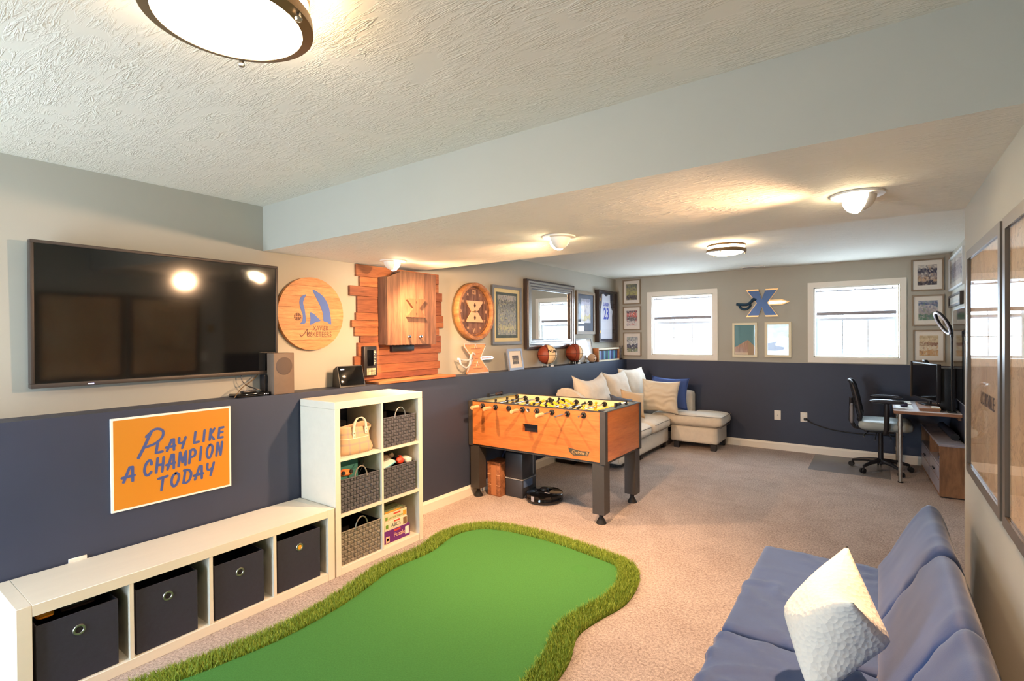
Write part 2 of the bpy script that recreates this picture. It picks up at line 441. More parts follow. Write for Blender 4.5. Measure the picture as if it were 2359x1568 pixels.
# unseen patio door behind the camera, added as source of the cool daylight: white frame and two big panes
dr = bpy.data.objects.new('door_1', None); COL.objects.link(dr); dr.location = (.15, YR, .03); struct(dr)
for lo, hi in [((x-.03, -.12, .05), (x+.03, -.02, 2.0)) for x in (.03, 1.02)]+[((0, -.12, 2.0), (1.05, -.02, 2.05)), ((0, -.12, 0), (1.05, -.02, .05))]:
    bx('door_frame', lo, hi, M_white, dr)
for x in (.06,): bx('pane', (x, -.08, .05), (x+.93, -.075, 2.0), M_glass, dr)

# ------------------------------------------------------------------ ceiling lights
def glow(name, s): return emit(name, (1.0, .76, .50), s)
def drum_light(name, label, loc, r, h, power, ring):
    t = thing(name, label, 'ceiling light', loc, group=None)
    lt('canopy', [(0, 0), (r*.8, 0), (r*.8, -.012), (0, -.012)], M_white, t, 32)
    lt('trim_ring', [(r*.90, -.012), (r*1.0, -.012), (r*1.0, -.03), (r*.90, -.03), (r*.90, -.012)], ring, t, 48)
    g = lt('diffuser', [(r*.88, -.016), (r*.95, -.03), (r*.97, -h*.55), (r*.88, -h*.80), (r*.6, -h*.95), (r*.3, -h), (0, -h*1.02)], glow(name+'_glass', power), t, 32)
    lt('trim_ring', [(r*.96, -h*.52), (r*1.03, -h*.52), (r*1.04, -h*.74), (r*.895, -h*.80), (r*.96, -h*.52)], ring, t, 48)
    for k in range(3):
        a = 2*PI*k/3+.45; M = Matrix.Translation((r*1.0*math.cos(a), r*1.0*math.sin(a), -h*.72))
        lt('finial', [(0, .01), (.006, .008), (.006, -.012), (.009, -.016), (.007, -.022), (0, -.024)], M_steel, t, 12, M)
    return t
drum_light('ceiling_light', 'large round flush ceiling light with bronze rings above the putting mat', (1.872, .639, H), .187, .125, 24., M_bronze)
drum_light('ceiling_light', 'smaller round flush ceiling light in the far half of the room', (1.99, 5.27, H), .175, .11, 22., M_bronze)
def gimbal(label, x, y, az, power, tilt=46, cone=138):
    t = thing('eyeball_downlight', label, 'ceiling light', (x, y, HS), az, 'eyeball downlights in the soffit')
    lt('trim_ring', [(.062, -.001), (.098, -.001), (.096, -.008), (.066, -.012), (.062, -.001)], M_white, t, 32)
    bm = NB(); lathe(bm, [(.070*math.cos(a), -.075*math.sin(a)) for a in [PI/2*k/8 for k in range(9)]], 20, None, PI*.56, PI*1.44)
    o = obj('eyelid', bm, M_white, t, smooth=True); o.modifiers.new('s', 'SOLIDIFY').thickness = .003
    lt('bulb', [(0, .034), (.03, .030), (.044, .018), (.046, 0), (.03, -.016), (.014, -.028), (0, -.03)], emit('bulb_glow', (1., .80, .52), 34.), t, 20,
       Matrix.Translation((.012, 0, -.034)) @ Matrix.Rotation(math.radians(90+tilt-10), 4, 'Y'))
    l = bpy.data.lights.new('downlight_beam', 'SPOT'); l.energy = power; l.color = WARM; l.spot_size = math.radians(cone); l.spot_blend = .7; l.shadow_soft_size = .035
    lo = bpy.data.objects.new('downlight_beam', l); COL.objects.link(lo); lo.parent = t; lo.location = (.075, 0, -.065)
    lo.rotation_euler = (0, -math.radians(90-tilt), 0)
    return t
gimbal('white eyeball downlight in the soffit nearest the dartboard cabinet', .17, 2.66, math.radians(68), 90)
gimbal('white eyeball downlight in the middle of the soffit', 1.66, 2.62, math.radians(152), 105)
gimbal('brightly glaring eyeball downlight in the soffit nearest the framed maps', 3.12, 2.60, math.radians(205), 120)
t = thing('ceiling_vent', 'slim white ceiling air vent by the far wall', 'vent', (1.73, 7.24, H))
bx('vent_frame', (0, 0, -.006), (.27, .07, 0), M_white, t)
for k in range(5): bx('slat', (.01, .008+k*.012, -.010), (.26, .013+k*.012, -.0061), M_rod, t)

# ------------------------------------------------------------------ left wall: television, round sign, darts, frames
M_bezel = plain('tv_bezel', srgb(74, 64, 58), .45, .3)
M_screen = plain('tv_screen', srgb(12, 11, 10), .06, spec=1.)
t = thing('television', 'large wall-mounted flat television with dark screen above the navy ledge', 'television', (D, 1.262, 1.29), LW, rot=(math.radians(1.2), 0, LW))
w, h = .617, .715
for lo, hi in (((-w, -.085, 0), (w, -.035, .022)), ((-w, -.085, h-.016), (w, -.035, h)), ((-w, -.085, .022), (-w+.015, -.035, h-.016)), ((w-.015, -.085, .022), (w, -.035, h-.016))):
    bx('bezel', lo, hi, M_bezel, t, .003)
bx('screen', (-w+.014, -.079, .021), (w-.014, -.045, h-.015), M_screen, t)
bx('rear_shell', (-w+.05, -.035, .06), (w-.05, -.012, h-.08), M_black, t, .01)
bx('wall_bracket', (-.25, -.0118, .2), (.25, -.002, .52), M_black, t)
bx('indicator_light', (-.40, -.0855, .006), (-.375, -.085, .011), emit('indicator', (.4, .4, 1), 1.2), t)

# round wooden sign: boards cut from a disc
M_oakA = wood('sign_oak', srgb(192, 128, 76), srgb(210, 148, 94), .5, 2.5, (3, 1, 22), bump=.05)
M_oakB = wood('sign_oak_pale', srgb(200, 138, 84), srgb(218, 160, 104), .5, 2.5, (3, 1, 22), bump=.05)
M_signblue = plain('sign_blue', srgb(72, 104, 176), .55)
M_burnt = plain('burnt_line', srgb(112, 76, 58), .7)
t = thing('round_wooden_sign', 'round oak sign with blue emblem and lettering beside the television', 'sign', (D, 2.174, 1.434), LW)
rr = .263; cuts = [-rr, -.19, -.115, -.035, .045, .125, .2, rr]
for i, (a, b) in enumerate(zip(cuts, cuts[1:])):
    a2, b2 = a+.0006, b-.0006; pl = []
    for k in range(13):
        z = a2+(b2-a2)*k/12; pl.append((math.sqrt(max(0, rr*rr-z*z)), z))
    poly = [(-x, z+rr) for x, z in pl] + [(x, z+rr) for x, z in reversed(pl)]
    bm = NB(); prism(bm, poly, -.034, -.002); obj('board', bm, [M_oakA, M_oakB][i % 2], t)
def S(px, py): return ((px-690)/1403*.536*1.0, .263+(760-py)/1568*.595)   # sign layout in its own plane
for poly in (catmull([(560, 400), (470, 440), (425, 540), (450, 680), (490, 790), (480, 900), (440, 945), (490, 960), (550, 920), (545, 790), (530, 680), (500, 560), (530, 470)], 4),
             catmull([(700, 300), (830, 350), (940, 430), (1030, 570), (1075, 740), (1095, 955), (1010, 915), (930, 890), (920, 760), (860, 600), (780, 460)], 4),
             catmull([(640, 740), (720, 760), (800, 830), (860, 890), (760, 920), (640, 970), (650, 860)], 4)):
    bm = NB(); prism(bm, [S(*p) for p in poly], -.0355, -.0342); obj('emblem', bm, M_signblue, t)
bm = NB(); c = S(388, 822); r0 = .027
prism(bm, [(c[0]+r0*math.cos(a)*1.05, c[1]+r0*math.sin(a)) for a in [2*PI*k/24 for k in range(24)]], -.0352, -.034); bo = obj('emblem_ball', bm, M_burnt, t)
for pts in ([(c[0]-r0, c[1]), (c[0]+r0, c[1])], [(c[0], c[1]-r0), (c[0], c[1]+r0)],
            [(c[0]-.020, c[1]-.016), (c[0]-.012, c[1]), (c[0]-.020, c[1]+.016)], [(c[0]+.020, c[1]-.016), (c[0]+.012, c[1]), (c[0]+.020, c[1]+.016)]):
    bm = NB(); ribbon(bm, pts, .003, -.0353); obj('seam', bm, M_oakB, bo)
x, z = S(862, 1040); text(t, 'lettering', 'XAVIER', .050, x, z, -.0345, M_burnt, xs=.78, shear=.1)
x, z = S(835, 1155); text(t, 'lettering', 'USKETEERS', .052, x, z, -.0345, M_burnt, xs=.80)
bm = NB(); ribbon(bm, [S(*p) for p in catmull([(430, 1150), (450, 1185), (500, 1160), (550, 1095), (585, 1060), (585, 1180), (620, 1110), (640, 1180)], 4, False)], .007, -.0345); obj('lettering', bm, M_burnt, t)

# plank wall behind the dartboard: each plank its own piece
PLK = [wood('plank_a', srgb(138, 78, 46), srgb(164, 100, 60), .6, 2.2, (1.6, 1, 16)), wood('plank_b', srgb(124, 68, 42), srgb(148, 88, 56), .6, 2.4, (1.6, 1, 16)), wood('plank_c', srgb(150, 88, 50), srgb(174, 110, 66), .6, 2.0, (1.6, 1, 16))]
t = thing('plank_panel', 'staggered reddish wood plank panel behind the dartboard cabinet', 'wall panel', (D, 2.55, L), LW)
# (left y, right y, z0, z1)
rows = [(2.571, 3.505, 2.010, 2.105), (2.605, 3.50, 1.932, 2.010), (2.508, 3.545, 1.852, 1.932), (2.580, 3.54, 1.722, 1.852), (2.565, 3.56, 1.660, 1.722), (2.525, 3.56, 1.606, 1.660),
        (2.555, 3.505, 1.535, 1.606), (2.605, 3.525, 1.482, 1.535), (2.580, 3.525, 1.375, 1.482), (2.545, 3.485, 1.300, 1.375), (2.555, 3.51, 1.230, 1.300), (2.60, 3.475, 1.178, 1.230)]
for i, (a, b, z0, z1) in enumerate(rows):
    bx('plank', (a-2.55, -.022-.004*((i*7) % 3)/2, z0-L+.001), (b-2.55, -.0005, z1-L-.001), PLK[(i*2+i//3) % 3], t, .0015, 1)
o = tag(bx('ledge_board', (D+.001, 2.645, L+.0005), (.014, 3.54, L+.022), PLK[2], bev=.002, seg=1), 'orange wooden board lying on the navy ledge below the dartboard cabinet', 'board')
# dartboard cabinet, front at x=-.039
M_cab = wood('cabinet_wood', srgb(92, 62, 44), srgb(122, 86, 62), .55, 1.8, (14, 14, 1.2))
M_cab2 = wood('cabinet_wood_light', srgb(100, 70, 50), srgb(132, 96, 70), .55, 1.8, (14, 14, 1.2))
t = thing('dartboard_cabinet', 'brown wooden dartboard cabinet with two doors and raised letter on planks', 'cabinet', (D+.027, 2.78, 1.462), LW)
hh = .613; ww = .564; fr = -.112
bx('side_panel', (0, fr+.02, 0), (.016, 0, .555), M_cab, t, .002, 1); bx('side_panel', (ww-.016, fr+.02, 0), (ww, 0, hh), M_cab, t, .002, 1)
bx('bottom_panel', (.016, fr+.02, 0), (ww-.016, 0, .016), M_cab, t); bx('top_panel', (.14, fr+.02, hh-.016), (ww-.016, 0, hh), M_cab, t)
bx('back_panel', (.016, -.008, .016), (ww-.016, 0, .55), M_cab, t)
xs_ = [0, .14, .286, .425, ww]
for i in range(4):
    a, b = xs_[i]+.001, xs_[i+1]-.001
    top0, top1 = (.548, .602) if i == 0 else (hh, hh)
    bm = NB(); prism(bm, [(a, -.003), (b, -.003), (b, top1), (a, top0)], fr, fr+.019); obj('door_board', bm, [M_cab, M_cab2, M_cab2, M_cab][i], t)
for xk in (.223, .354):
    lt('knob', [(0, .03), (.012, .028), (.016, .02), (.010, .010), (.006, .006), (.006, 0)], M_chrome, t, 16, Matrix.Translation((xk, fr, .066)) @ Matrix.Rotation(PI/2, 4, 'X'))
def Xpoly(cx, cz, w, h, ox=0.):
    P = [(-.58, .5), (-.13, .5), (0, .16), (.13, .5), (.58, .5), (.20, 0), (.58, -.5), (.13, -.5), (0, -.16), (-.13, -.5), (-.58, -.5), (-.20, 0)]
    return [(cx+x*w/1.16, cz+z*h) for x, z in P]
def Xslab(cx, cz, w, h):     # the same letter with flat serif bars and diamond cut-outs left to children
    P = [(-.5, .5), (.5, .5), (.5, .42), (.17, 0), (.5, -.42), (.5, -.5), (-.5, -.5), (-.5, -.42), (-.17, 0), (-.5, .42)]
    return [(cx+x*w, cz+z*h) for x, z in P]
M_hole = plain('dark_recess', srgb(58, 34, 22), .8)
bm = NB(); prism(bm, Xslab(.300, .308, .20, .158), fr-.026, fr-.0005); xo = obj('raised_letter', bm, wood('letter_wood', srgb(104, 66, 42), srgb(126, 84, 56), .55, 1.8, (14, 14, 1.2)), t)
for dz in (.05, -.05):
    bm = NB(); prism(bm, [(.300, .308+dz+.014), (.307, .308+dz), (.300, .308+dz-.014), (.293, .308+dz)], fr-.0275, fr-.026); obj('diamond_cutout', bm, M_hole, xo)
t = thing('dart_holder', 'black dart holder fixed to the planks below the dartboard cabinet', 'dart holder', (D+.027, 3.02, 1.404), LW)
bx('body', (-.123, -.04, 0), (.123, 0, .05), M_black, t, .003)
for k in range(6): lt('dart_socket', [(.005, 0), (.009, 0), (.009, .006), (.005, .006), (.005, 0)], M_rubber, t, 10, Matrix.Translation((-.1+k*.04, -.022, .05)))
t = thing('dart_scoreboard', 'narrow dark electronic dart scoreboard with keypad mounted on the planks', 'scoreboard', (D+.027, 2.672, 1.21), LW)
bx('case', (-.064, -.035, 0), (.064, 0, .242), M_black, t, .006)
bx('display', (-.033, -.037, .085), (.026, -.034, .212), M_blackgloss, t)
M_key = plain('cream_keys', srgb(206, 192, 160), .6)
for i in range(6):
    for j in range(6): bx('key', (-.040+i*.0145, -.039, .012+j*.0095), (-.029+i*.0145, -.034, .0185+j*.0095), M_key, t)
for j in range(9): bx('mark', (.034, -.0356, .095+j*.013), (.034+.008+.012*((j*5) % 3)/2, -.035, .101+j*.013), M_key, t)

# barrel clock
M_barrel = wood('barrel_wood', srgb(142, 92, 52), srgb(184, 128, 76), .6, 3., (8, 1, 8))
M_face = wood('clock_face', srgb(98, 66, 56), srgb(138, 100, 84), .7, 2.5, (16, 1, 1.4))
M_pale = plain('pale_wood_letter', srgb(214, 168, 130), .6)
t = thing('barrel_clock', 'round barrel-lid wall clock with roman numerals and big pale letter', 'clock', (D, 3.985, 1.487), LW)
R_ = .289; M = Matrix.Translation((0, 0, R_)) @ Matrix.Rotation(PI/2, 4, 'X')
lt('rim', [(R_*.95, .001), (R_, .02), (R_, .085), (R_*.985, .092), (R_*.89, .092), (R_*.875, .085), (R_*.865, .035), (R_*.95, .001)], M_barrel, t, 48, M)
lt('hoop', [(R_+.0005, .012), (R_+.003, .012), (R_+.003, .032), (R_+.0005, .032), (R_+.0005, .012)], M_bronze, t, 48, M)
lt('face', [(0, .03), (R_*.87, .03), (R_*.87, .045), (0, .045)], M_face, t, 40, M)
lt('dial_ring', [(R_*.80, .0455), (R_*.815, .0455), (R_*.815, .047), (R_*.80, .047), (R_*.80, .0455)], M_barrel, t, 40, M)
bm = NB(); prism(bm, Xslab(0, R_, .25, .215), -.058, -.0455); xo = obj('pale_letter', bm, M_pale, t)
for dz in (.062, -.062):
    bm = NB(); prism(bm, [(0, R_+dz+.028), (.016, R_+dz), (0, R_+dz-.028), (-.016, R_+dz)], -.0595, -.058); obj('diamond_cutout', bm, M_hole, xo)
for k, s in enumerate(('XII', 'I', 'II', 'III', 'IV', 'V', 'VI', 'VII', 'VIII', 'IX', 'X', 'XI')):
    a = PI/2-2*PI*k/12; big = k in (0, 6)
    text(t, 'numeral', s, .06 if big else .036, R_*.67*math.cos(a), R_+R_*.67*math.sin(a), -.0465, M_pale, xs=.85, bold=.0012)
lt('hub', [(0, .058), (.012, .058), (.012, .066), (0, .068)], M_bronze, t, 12, M)
for a, l in ((.15, .07), (PI+.05, .05)): tb('clock_hand', [(0, -.063, R_), (l*math.cos(a), -.063, R_+l*math.sin(a))], .003, M_bronze, t, 6)

# framed pictures
def frame(name, label, loc, rotz, w, h, fw, fd, fmat, border, bmat, amat, cat='picture', group=None, glassy=True, inner=None):
    t = thing(name, label, cat, loc, rotz, group); a = w/2
    for poly in ([(-a, 0), (a, 0), (a-fw, fw), (-a+fw, fw)], [(-a, h), (-a+fw, h-fw), (a-fw, h-fw), (a, h)], [(-a, 0), (-a+fw, fw), (-a+fw, h-fw), (-a, h)], [(a, 0), (a, h), (a-fw, h-fw), (a-fw, fw)]):
        bm = NB(); prism(bm, poly, -fd, -.001); obj('frame_side', bm, fmat, t)
    yb = -fd+.012 if fd > .02 else -fd+.005
    bx('mat_board', (-a+fw, yb, fw), (a-fw, -.002, h-fw), bmat, t)
    bl, br, bb, bt = border
    if amat is not None:
        if inner: bx('inner_mat', (-a+fw+bl-.03, yb-.0006, fw+bb-.03), (a-fw-br+.03, yb-.0001, h-fw-bt+.03), inner, t)
        bx('print', (-a+fw+bl, yb-.0012, fw+bb), (a-fw-br, yb-.0007, h-fw-bt), amat, t)
    if glassy: bx('glass', (-a+fw, yb-.0062, fw), (a-fw, yb-.0042, h-fw), M_picglass, t)
    return t
M_greyfr = plain('grey_frame', srgb(108, 110, 114), .5, var=.05); M_tan = plain('taupe_frame', srgb(140, 122, 100), .5, var=.05)
M_blkfr = plain('dark_frame', srgb(52, 42, 38), .4); M_creammat = plain('cream_mat', srgb(222, 208, 160), .8); M_whitemat = plain('white_mat', srgb(230, 224, 214), .8)
M_slatemat = plain('slate_mat', srgb(96, 108, 128), .8); M_sagemat = plain('sage_mat', srgb(84, 98, 100), .8)
C = lambda *v: srgb(*v)
a_news = art('news_print', [(0, C(150, 160, 160)), (.12, C(196, 196, 150)), (.25, C(150, 158, 158)), (.6, C(128, 134, 132)), (.75, C(90, 96, 96)), (.88, C(176, 168, 164))], 26, .6, 1)
frame('framed_newspaper_print', 'grey framed newspaper collage print with cream mat beside the clock', (D, 4.592, 1.434), LW, .548, .645, .032, .028, M_greyfr, (.07, .07, .07, .07), M_creammat, a_news, inner=M_sagemat)
frame('framed_team_photo', 'small grey framed photo with blue mat right of the large mirror', (D, 6.475, 1.545), LW, .56, .598, .04, .028, M_tan, (.10, .09, .12, .06), M_slatemat,
      art('team_photo', [(0, C(232, 232, 240)), (.1, C(226, 214, 150)), (.35, C(236, 232, 236)), (.75, C(206, 206, 226)), (.9, C(160, 160, 186))], 8, .35, 3))
# jersey shadow box
t = thing('jersey_display_case', 'dark framed display case holding a white sleeveless sports jersey', 'display case', (D+.002, 7.118, 1.427), LW)
M_felt = plain('dark_felt', srgb(70, 74, 96), .9); M_jersey = plain('jersey_cloth', srgb(226, 228, 240), .8, bump=.2, bs=60, bd=.004)
for lo, hi in (((-.325, -.07, 0), (.325, 0, .03)), ((-.325, -.07, .74), (.325, 0, .77)), ((-.325, -.07, .03), (-.275, 0, .74)), ((.275, -.07, .03), (.325, 0, .74))): bx('case_side', lo, hi, M_blkfr, t, .002, 1)
bx('backing', (-.275, -.012, .03), (.275, -.001, .74), M_felt, t)
bm = NB(); prism(bm, [(-.20, .05), (.20, .05), (.205, .40), (.225, .47), (.17, .52), (.14, .60), (.135, .715), (.08, .72), (.03, .69), (-.03, .69), (-.08, .72), (-.135, .715), (-.14, .60), (-.17, .52), (-.225, .47), (-.205, .40)], -.030, -.013); j = obj('jersey', bm, M_jersey, t)
M_royal = plain('royal_blue', srgb(52, 80, 196), .7)
text(j, 'lettering', 'LARKIN', .075, 0, .565, -.0305, M_royal, xs=.75, bold=.002); text(j, 'lettering', '23', .24, 0, .42, -.0305, M_royal, xs=.8, bold=.006)
bx('glass', (-.275, -.064, .03), (.275, -.062, .74), M_picglass, t)
for z in (.13, .60): bx('latch', (-.312, -.076, z), (-.285, -.070, z+.045), M_brass, t, .002, 1)

# mirror
M_silver = plain('silver_moulding', srgb(170, 165, 160), .22, .9); M_mirror = plain('mirror_glass', srgb(235, 238, 240), .01, 1.)
M_darkm = plain('dark_moulding', srgb(64, 54, 50), .35, .3)
t = thing('wall_mirror', 'large rectangular mirror with stepped silver and dark frame', 'mirror', (D, 5.515, 1.372), LW)
a, h = .575, .822
for k, (i0, i1, d, mt) in enumerate(((0, .022, .05, M_darkm), (.022, .042, .062, M_silver), (.042, .054, .050, M_darkm), (.054, .074, .056, M_silver), (.074, .086, .044, M_darkm), (.086, .104, .048, M_silver), (.104, .114, .036, M_darkm))):
    bm = NB()
    o_, i_ = [(-a+i0, i0), (a-i0, i0), (a-i0, h-i0), (-a+i0, h-i0)], [(-a+i1, i1), (a-i1, i1), (a-i1, h-i1), (-a+i1, h-i1)]
    vo = [[bm.verts.new((x, y, z)) for x, z in P] for P, y in ((o_, -.001), (o_, -d), (i_, -d), (i_, -.001))]
    for A, B in zip(vo, vo[1:]+vo[:1]):
        for q in range(4): bm.faces.new((A[q], A[(q+1) % 4], B[(q+1) % 4], B[q]))
    obj('frame_moulding', bm, mt, t)
bx('mirror_glass', (-a+.114, -.022, .114), (a-.114, -.002, h-.114), M_mirror, t)

# ------------------------------------------------------------------ things standing on the navy ledge
Z0 = L+.0005
t = thing('bookshelf_speaker', 'brown-grey box speaker with round driver standing beside the television', 'speaker', (-.045, 1.872, Z0), LW)
M_spk = plain('speaker_case', srgb(112, 92, 76), .6, var=.04, vs=30)
bx('cabinet', (-.072, -.04, 0), (.072, .044, .272), M_spk, t, .004)
lt('driver_grille', [(0, .004), (.05, .004), (.056, .002), (.058, 0)], plain('speaker_grille', srgb(92, 76, 66), .8, bump=.5, bs=400), t, 32, Matrix.Translation((0, -.0402, .185)) @ Matrix.Rotation(PI/2, 4, 'X'))
t = thing('streaming_box', 'flat glossy black media box lying on the ledge under the television', 'media player', (-.09, 1.70, Z0), LW)
bx('body', (-.12, -.055, 0), (.10, .055, .022), M_blackgloss, t, .006)
for k in range(3): bx('indicator_light', (.05+k*.012, -.0562, .009), (.055+k*.012, -.0552, .013), emit('dim_led', (.9, .9, 1), .8), t)
t = thing('remote_control', 'small rounded black remote lying on the media box', 'remote', (-.085, 1.69, Z0+.0225), LW)
bx('body', (-.06, -.02, 0), (.03, .02, .014), M_black, t, .006)
for k in range(4): bx('button', (-.045+k*.018, -.006, .0141), (-.036+k*.018, .006, .016), M_rod, t)
t = thing('power_adapter', 'upright black power adapter beside the speaker under the television', 'adapter', (-.11, 1.795, Z0), LW)
bx('case', (-.018, -.03, 0), (.018, .03, .13), M_black, t, .004); bx('plug_head', (-.018, -.032, .075), (.018, -.0301, .12), M_rubber, t)
for i, (pts, lab) in enumerate((([(-.14, 1.655, 1.30), (-.13, 1.66, 1.25), (-.12, 1.69, 1.215), (-.10, 1.72, 1.200), (-.09, 1.76, 1.182)], 'thick black cable hanging from the television to the media box'),
                   ([(-.14, 1.77, 1.288), (-.12, 1.72, 1.25), (-.06, 1.62, 1.21), (-.02, 1.555, 1.158)], 'thin brown cable sagging from the television onto the ledge'))):
    tag(tb('television_cable', catmull(pts, 5, False), [.004, .0025][i], [M_black, M_bronze][i], n=6), lab, 'cable')
t = thing('smart_display', 'black wedge-shaped smart display tilted back on the ledge', 'smart display', (-.07, 2.43, Z0), LW-.12)
bm = NB(); prism(bm, [(-.058, .001), (.058, .001), (.010, .158), (-.045, .130)], -.105, .105, Matrix.Rotation(-PI/2, 4, 'Z'))
obj('body', bm, M_black, t)
M = Matrix.Translation((0, -.0345, .082)) @ Matrix.Rotation(math.radians(-17), 4, 'X')
bm = NB(); box(bm, (-.098, -.006, -.073), (.098, .0, .074), .004, 2, M); sc_ = obj('screen', bm, M_blackgloss, t, smooth=True)
bm = NB(); box(bm, (-.085, -.0068, .048), (-.055, -.0061, .056), 0, 1, M); obj('clock_readout', bm, emit('readout', (.8, .8, 1), 1.5), t)

# chrome letter emblem with sword
M_orangewood = wood('emblem_wood', srgb(196, 124, 74), srgb(222, 152, 96), .55, 2., (1.5, 1, 16))
t = thing('metal_letter_emblem', 'chrome-edged letter emblem with sword leaning on the wall below the clock', 'emblem', (-.08, 3.97, Z0), LW, rot=(math.radians(-8), 0, LW))
cx_, cz_, w_, h_ = 0, .15, .33, .295
P = [(x, z) for x, z in Xslab(cx_, cz_, w_, h_)]
bands = 6
bm = NB(); prism(bm, Xslab(cx_, cz_, w_*.99, h_*.99), -.012, .004); xo = obj('wood_letter', bm, M_orangewood, t)
for k in range(1, bands): 
    z = .003+h_*k/bands; hw = .17*abs((z-cz_)/h_)*2+.055; bx('groove', (-hw*.45, -.0135, z-.0012), (hw*.45, -.0118, z+.0012), M_hole, xo)
tb('chrome_edge', [(x, -.012, z) for x, z in P], .006, M_edge, t, 6, closed=True)
for dz, s in ((.095, 1), (-.08, 1)):
    pts = [(0, -.014, cz_+dz+.045*s), (.022, -.014, cz_+dz), (0, -.014, cz_+dz-.045*s), (-.022, -.014, cz_+dz)]
    tb('chrome_diamond', pts, .005, M_edge, t, 6, closed=True)
bm = NB(); prism(bm, [(.07, cz_-.018), (.25, cz_-.016), (.285, cz_), (.25, cz_+.016), (.07, cz_+.018)], -.012, -.002); sw = obj('sword_blade', bm, M_edge, t)
bx('sword_fuller', (.08, -.0135, cz_-.004), (.24, -.012, cz_+.004), M_orangewood, sw)
tb('sword_guard', catmull([(-.27, -.016, cz_+.005), (-.20, -.018, cz_-.01), (-.12, -.02, cz_-.01), (-.09, -.02, cz_+.03), (-.06, -.02, cz_+.055), (-.03, -.02, cz_+.04)], 5, False), .010, M_edge, t, 8)
tb('sword_guard', catmull([(-.26, -.016, cz_), (-.25, -.018, cz_-.05), (-.19, -.02, cz_-.085), (-.13, -.02, cz_-.06), (-.11, -.02, cz_-.01)], 5, False), .009, M_edge, t, 8)
lt('sword_pommel', [(0, .014), (.012, .01), (.012, -.01), (0, -.014)], M_edge, t, 12, Matrix.Translation((-.28, -.015, cz_+.005)))

def standing_frame(name, label, y, x, w, h, lean, fw, fmat, border, amat, bm_=None, cat='picture'):
    t = frame(name, label, (x, y, Z0), LW, w, h, fw, .02, fmat, border, bm_ or M_whitemat, amat, cat, glassy=True)
    t.rotation_euler = (math.radians(-lean), 0, LW); return t
standing_frame('standing_photo_frame', 'small silver photo frame leaning on the ledge below the newspaper print', 4.575, -.035, .275, .235, 9, .025, plain('pewter_frame', srgb(128, 132, 142), .4, .4), (.055, .055, .04, .05),
               art('portrait_photo', [(0, C(84, 80, 84)), (.3, C(150, 140, 120)), (.6, C(104, 98, 100)), (.85, C(80, 76, 82))], 9, .5, 5))
standing_frame('certificate_frame', 'white certificate in thin frame leaning behind the small ball', 6.335, -.095, .47, .335, 9, .014, M_greyfr, (.04, .04, .03, .03), art('certificate_print', [(0, C(240, 240, 246)), (.3, C(234, 236, 240)), (.8, C(244, 244, 250))], 16, .1, 9))

# basketballs
def ball_mat(name, seed):
    t = NT(name); t.p.inputs['Roughness'].default_value = .5
    c = t.n('ShaderNodeTexCoord'); sp = t.n('ShaderNodeSeparateXYZ'); t.l(c.outputs['Object'], sp.inputs[0])
    v = t.coords((1, 1, 1)); t.bump(t.noise(v, 300, 1), .3, .002)
    # pale autograph panel on the +y-facing side, reddish-brown elsewhere
    m_ = t.math('GREATER_THAN', t.math('SUBTRACT', t.math('MULTIPLY', sp.outputs['X'], .75), t.math('MULTIPLY', sp.outputs['Y'], .66)), seed)
    t.base(t.mix(m_, srgb(140, 62, 40), srgb(232, 204, 160))); return t.m
def basketball(label, y, split, logo):
    t = thing('basketball', label, 'basketball', (-.06, y, Z0+.03), LW, 'autographed basketballs on the ledge'); r = .118; cz = r
    bm = NB(); bmesh.ops.create_uvsphere(bm, u_segments=32, v_segments=20, radius=r); o = obj('ball', bm, ball_mat('basketball_leather', split), t, smooth='all'); o.location = (0, 0, cz)
    def ring(pts): tb('seam', [(x*1.002, y_*1.002, z+cz) for x, y_, z in pts], .0022, M_rubber, t, 6, closed=True)
    N = 32
    ring([(r*math.cos(2*PI*k/N), r*math.sin(2*PI*k/N), -.006) for k in range(N)])
    ring([(0, r*math.cos(2*PI*k/N), r*math.sin(2*PI*k/N)) for k in range(N)])
    for s in (-1, 1):
        pts = []
        for k in range(N):
            a = 2*PI*k/N; d = Vector((s*.55, .75*math.cos(a), .75*math.sin(a))); d.x = s*(.42+.35*abs(math.cos(a))); d.y *= .9; pts.append(d.normalized()*r)
        ring(pts)
    if logo:
        tx = text(t, 'lettering', 'Wilson', .050, -.035, .160, -.118, M_rubber, xs=.9, bold=.002)
        for v in tx.data.vertices:
            d = Vector((v.co.x, v.co.y, v.co.z-cz)); d.y = -math.sqrt(max(1e-6, r*r-d.x**2-d.z**2)); v.co = d.normalized()*(r+.0008)+Vector((0, 0, cz))
    return t
basketball('brown and cream basketball with black lettering on a stand', 5.27, -.015, True)
basketball('brown and cream basketball next to the white certificate', 5.955, .03, False)
for y, lab in ((5.27, 'clear stand carrying the lettered basketball on the ledge'), (5.955, 'clear stand carrying the basketball next to the certificate')):
    t = thing('ball_stand', lab, 'stand', (-.06, y, Z0), LW, 'basketball stands')
    bx('base', (-.06, -.05, 0), (.06, .05, .006), M_black, t)
    for a, b in ((-.05, -.04), (.05, -.04), (-.05, .04), (.05, .04)): tb('prong', [(a, b, .005), (a*1.0, b*1.0, .036)], .005, M_steel, t, 8)
    bx('name_plate', (-.005, -.058, .002), (.055, -.0502, .022), M_paper, t)
t = thing('mini_helmet', 'small tan round souvenir ball with dark markings in front of the certificate', 'souvenir', (-.02, 6.38, Z0), LW)
bm = NB(); bmesh.ops.create_uvsphere(bm, u_segments=20, v_segments=12, radius=.06); o = obj('ball', bm, plain('tan_leather', srgb(206, 172, 140), .5), t, smooth='all'); o.location = (0, 0, .062)
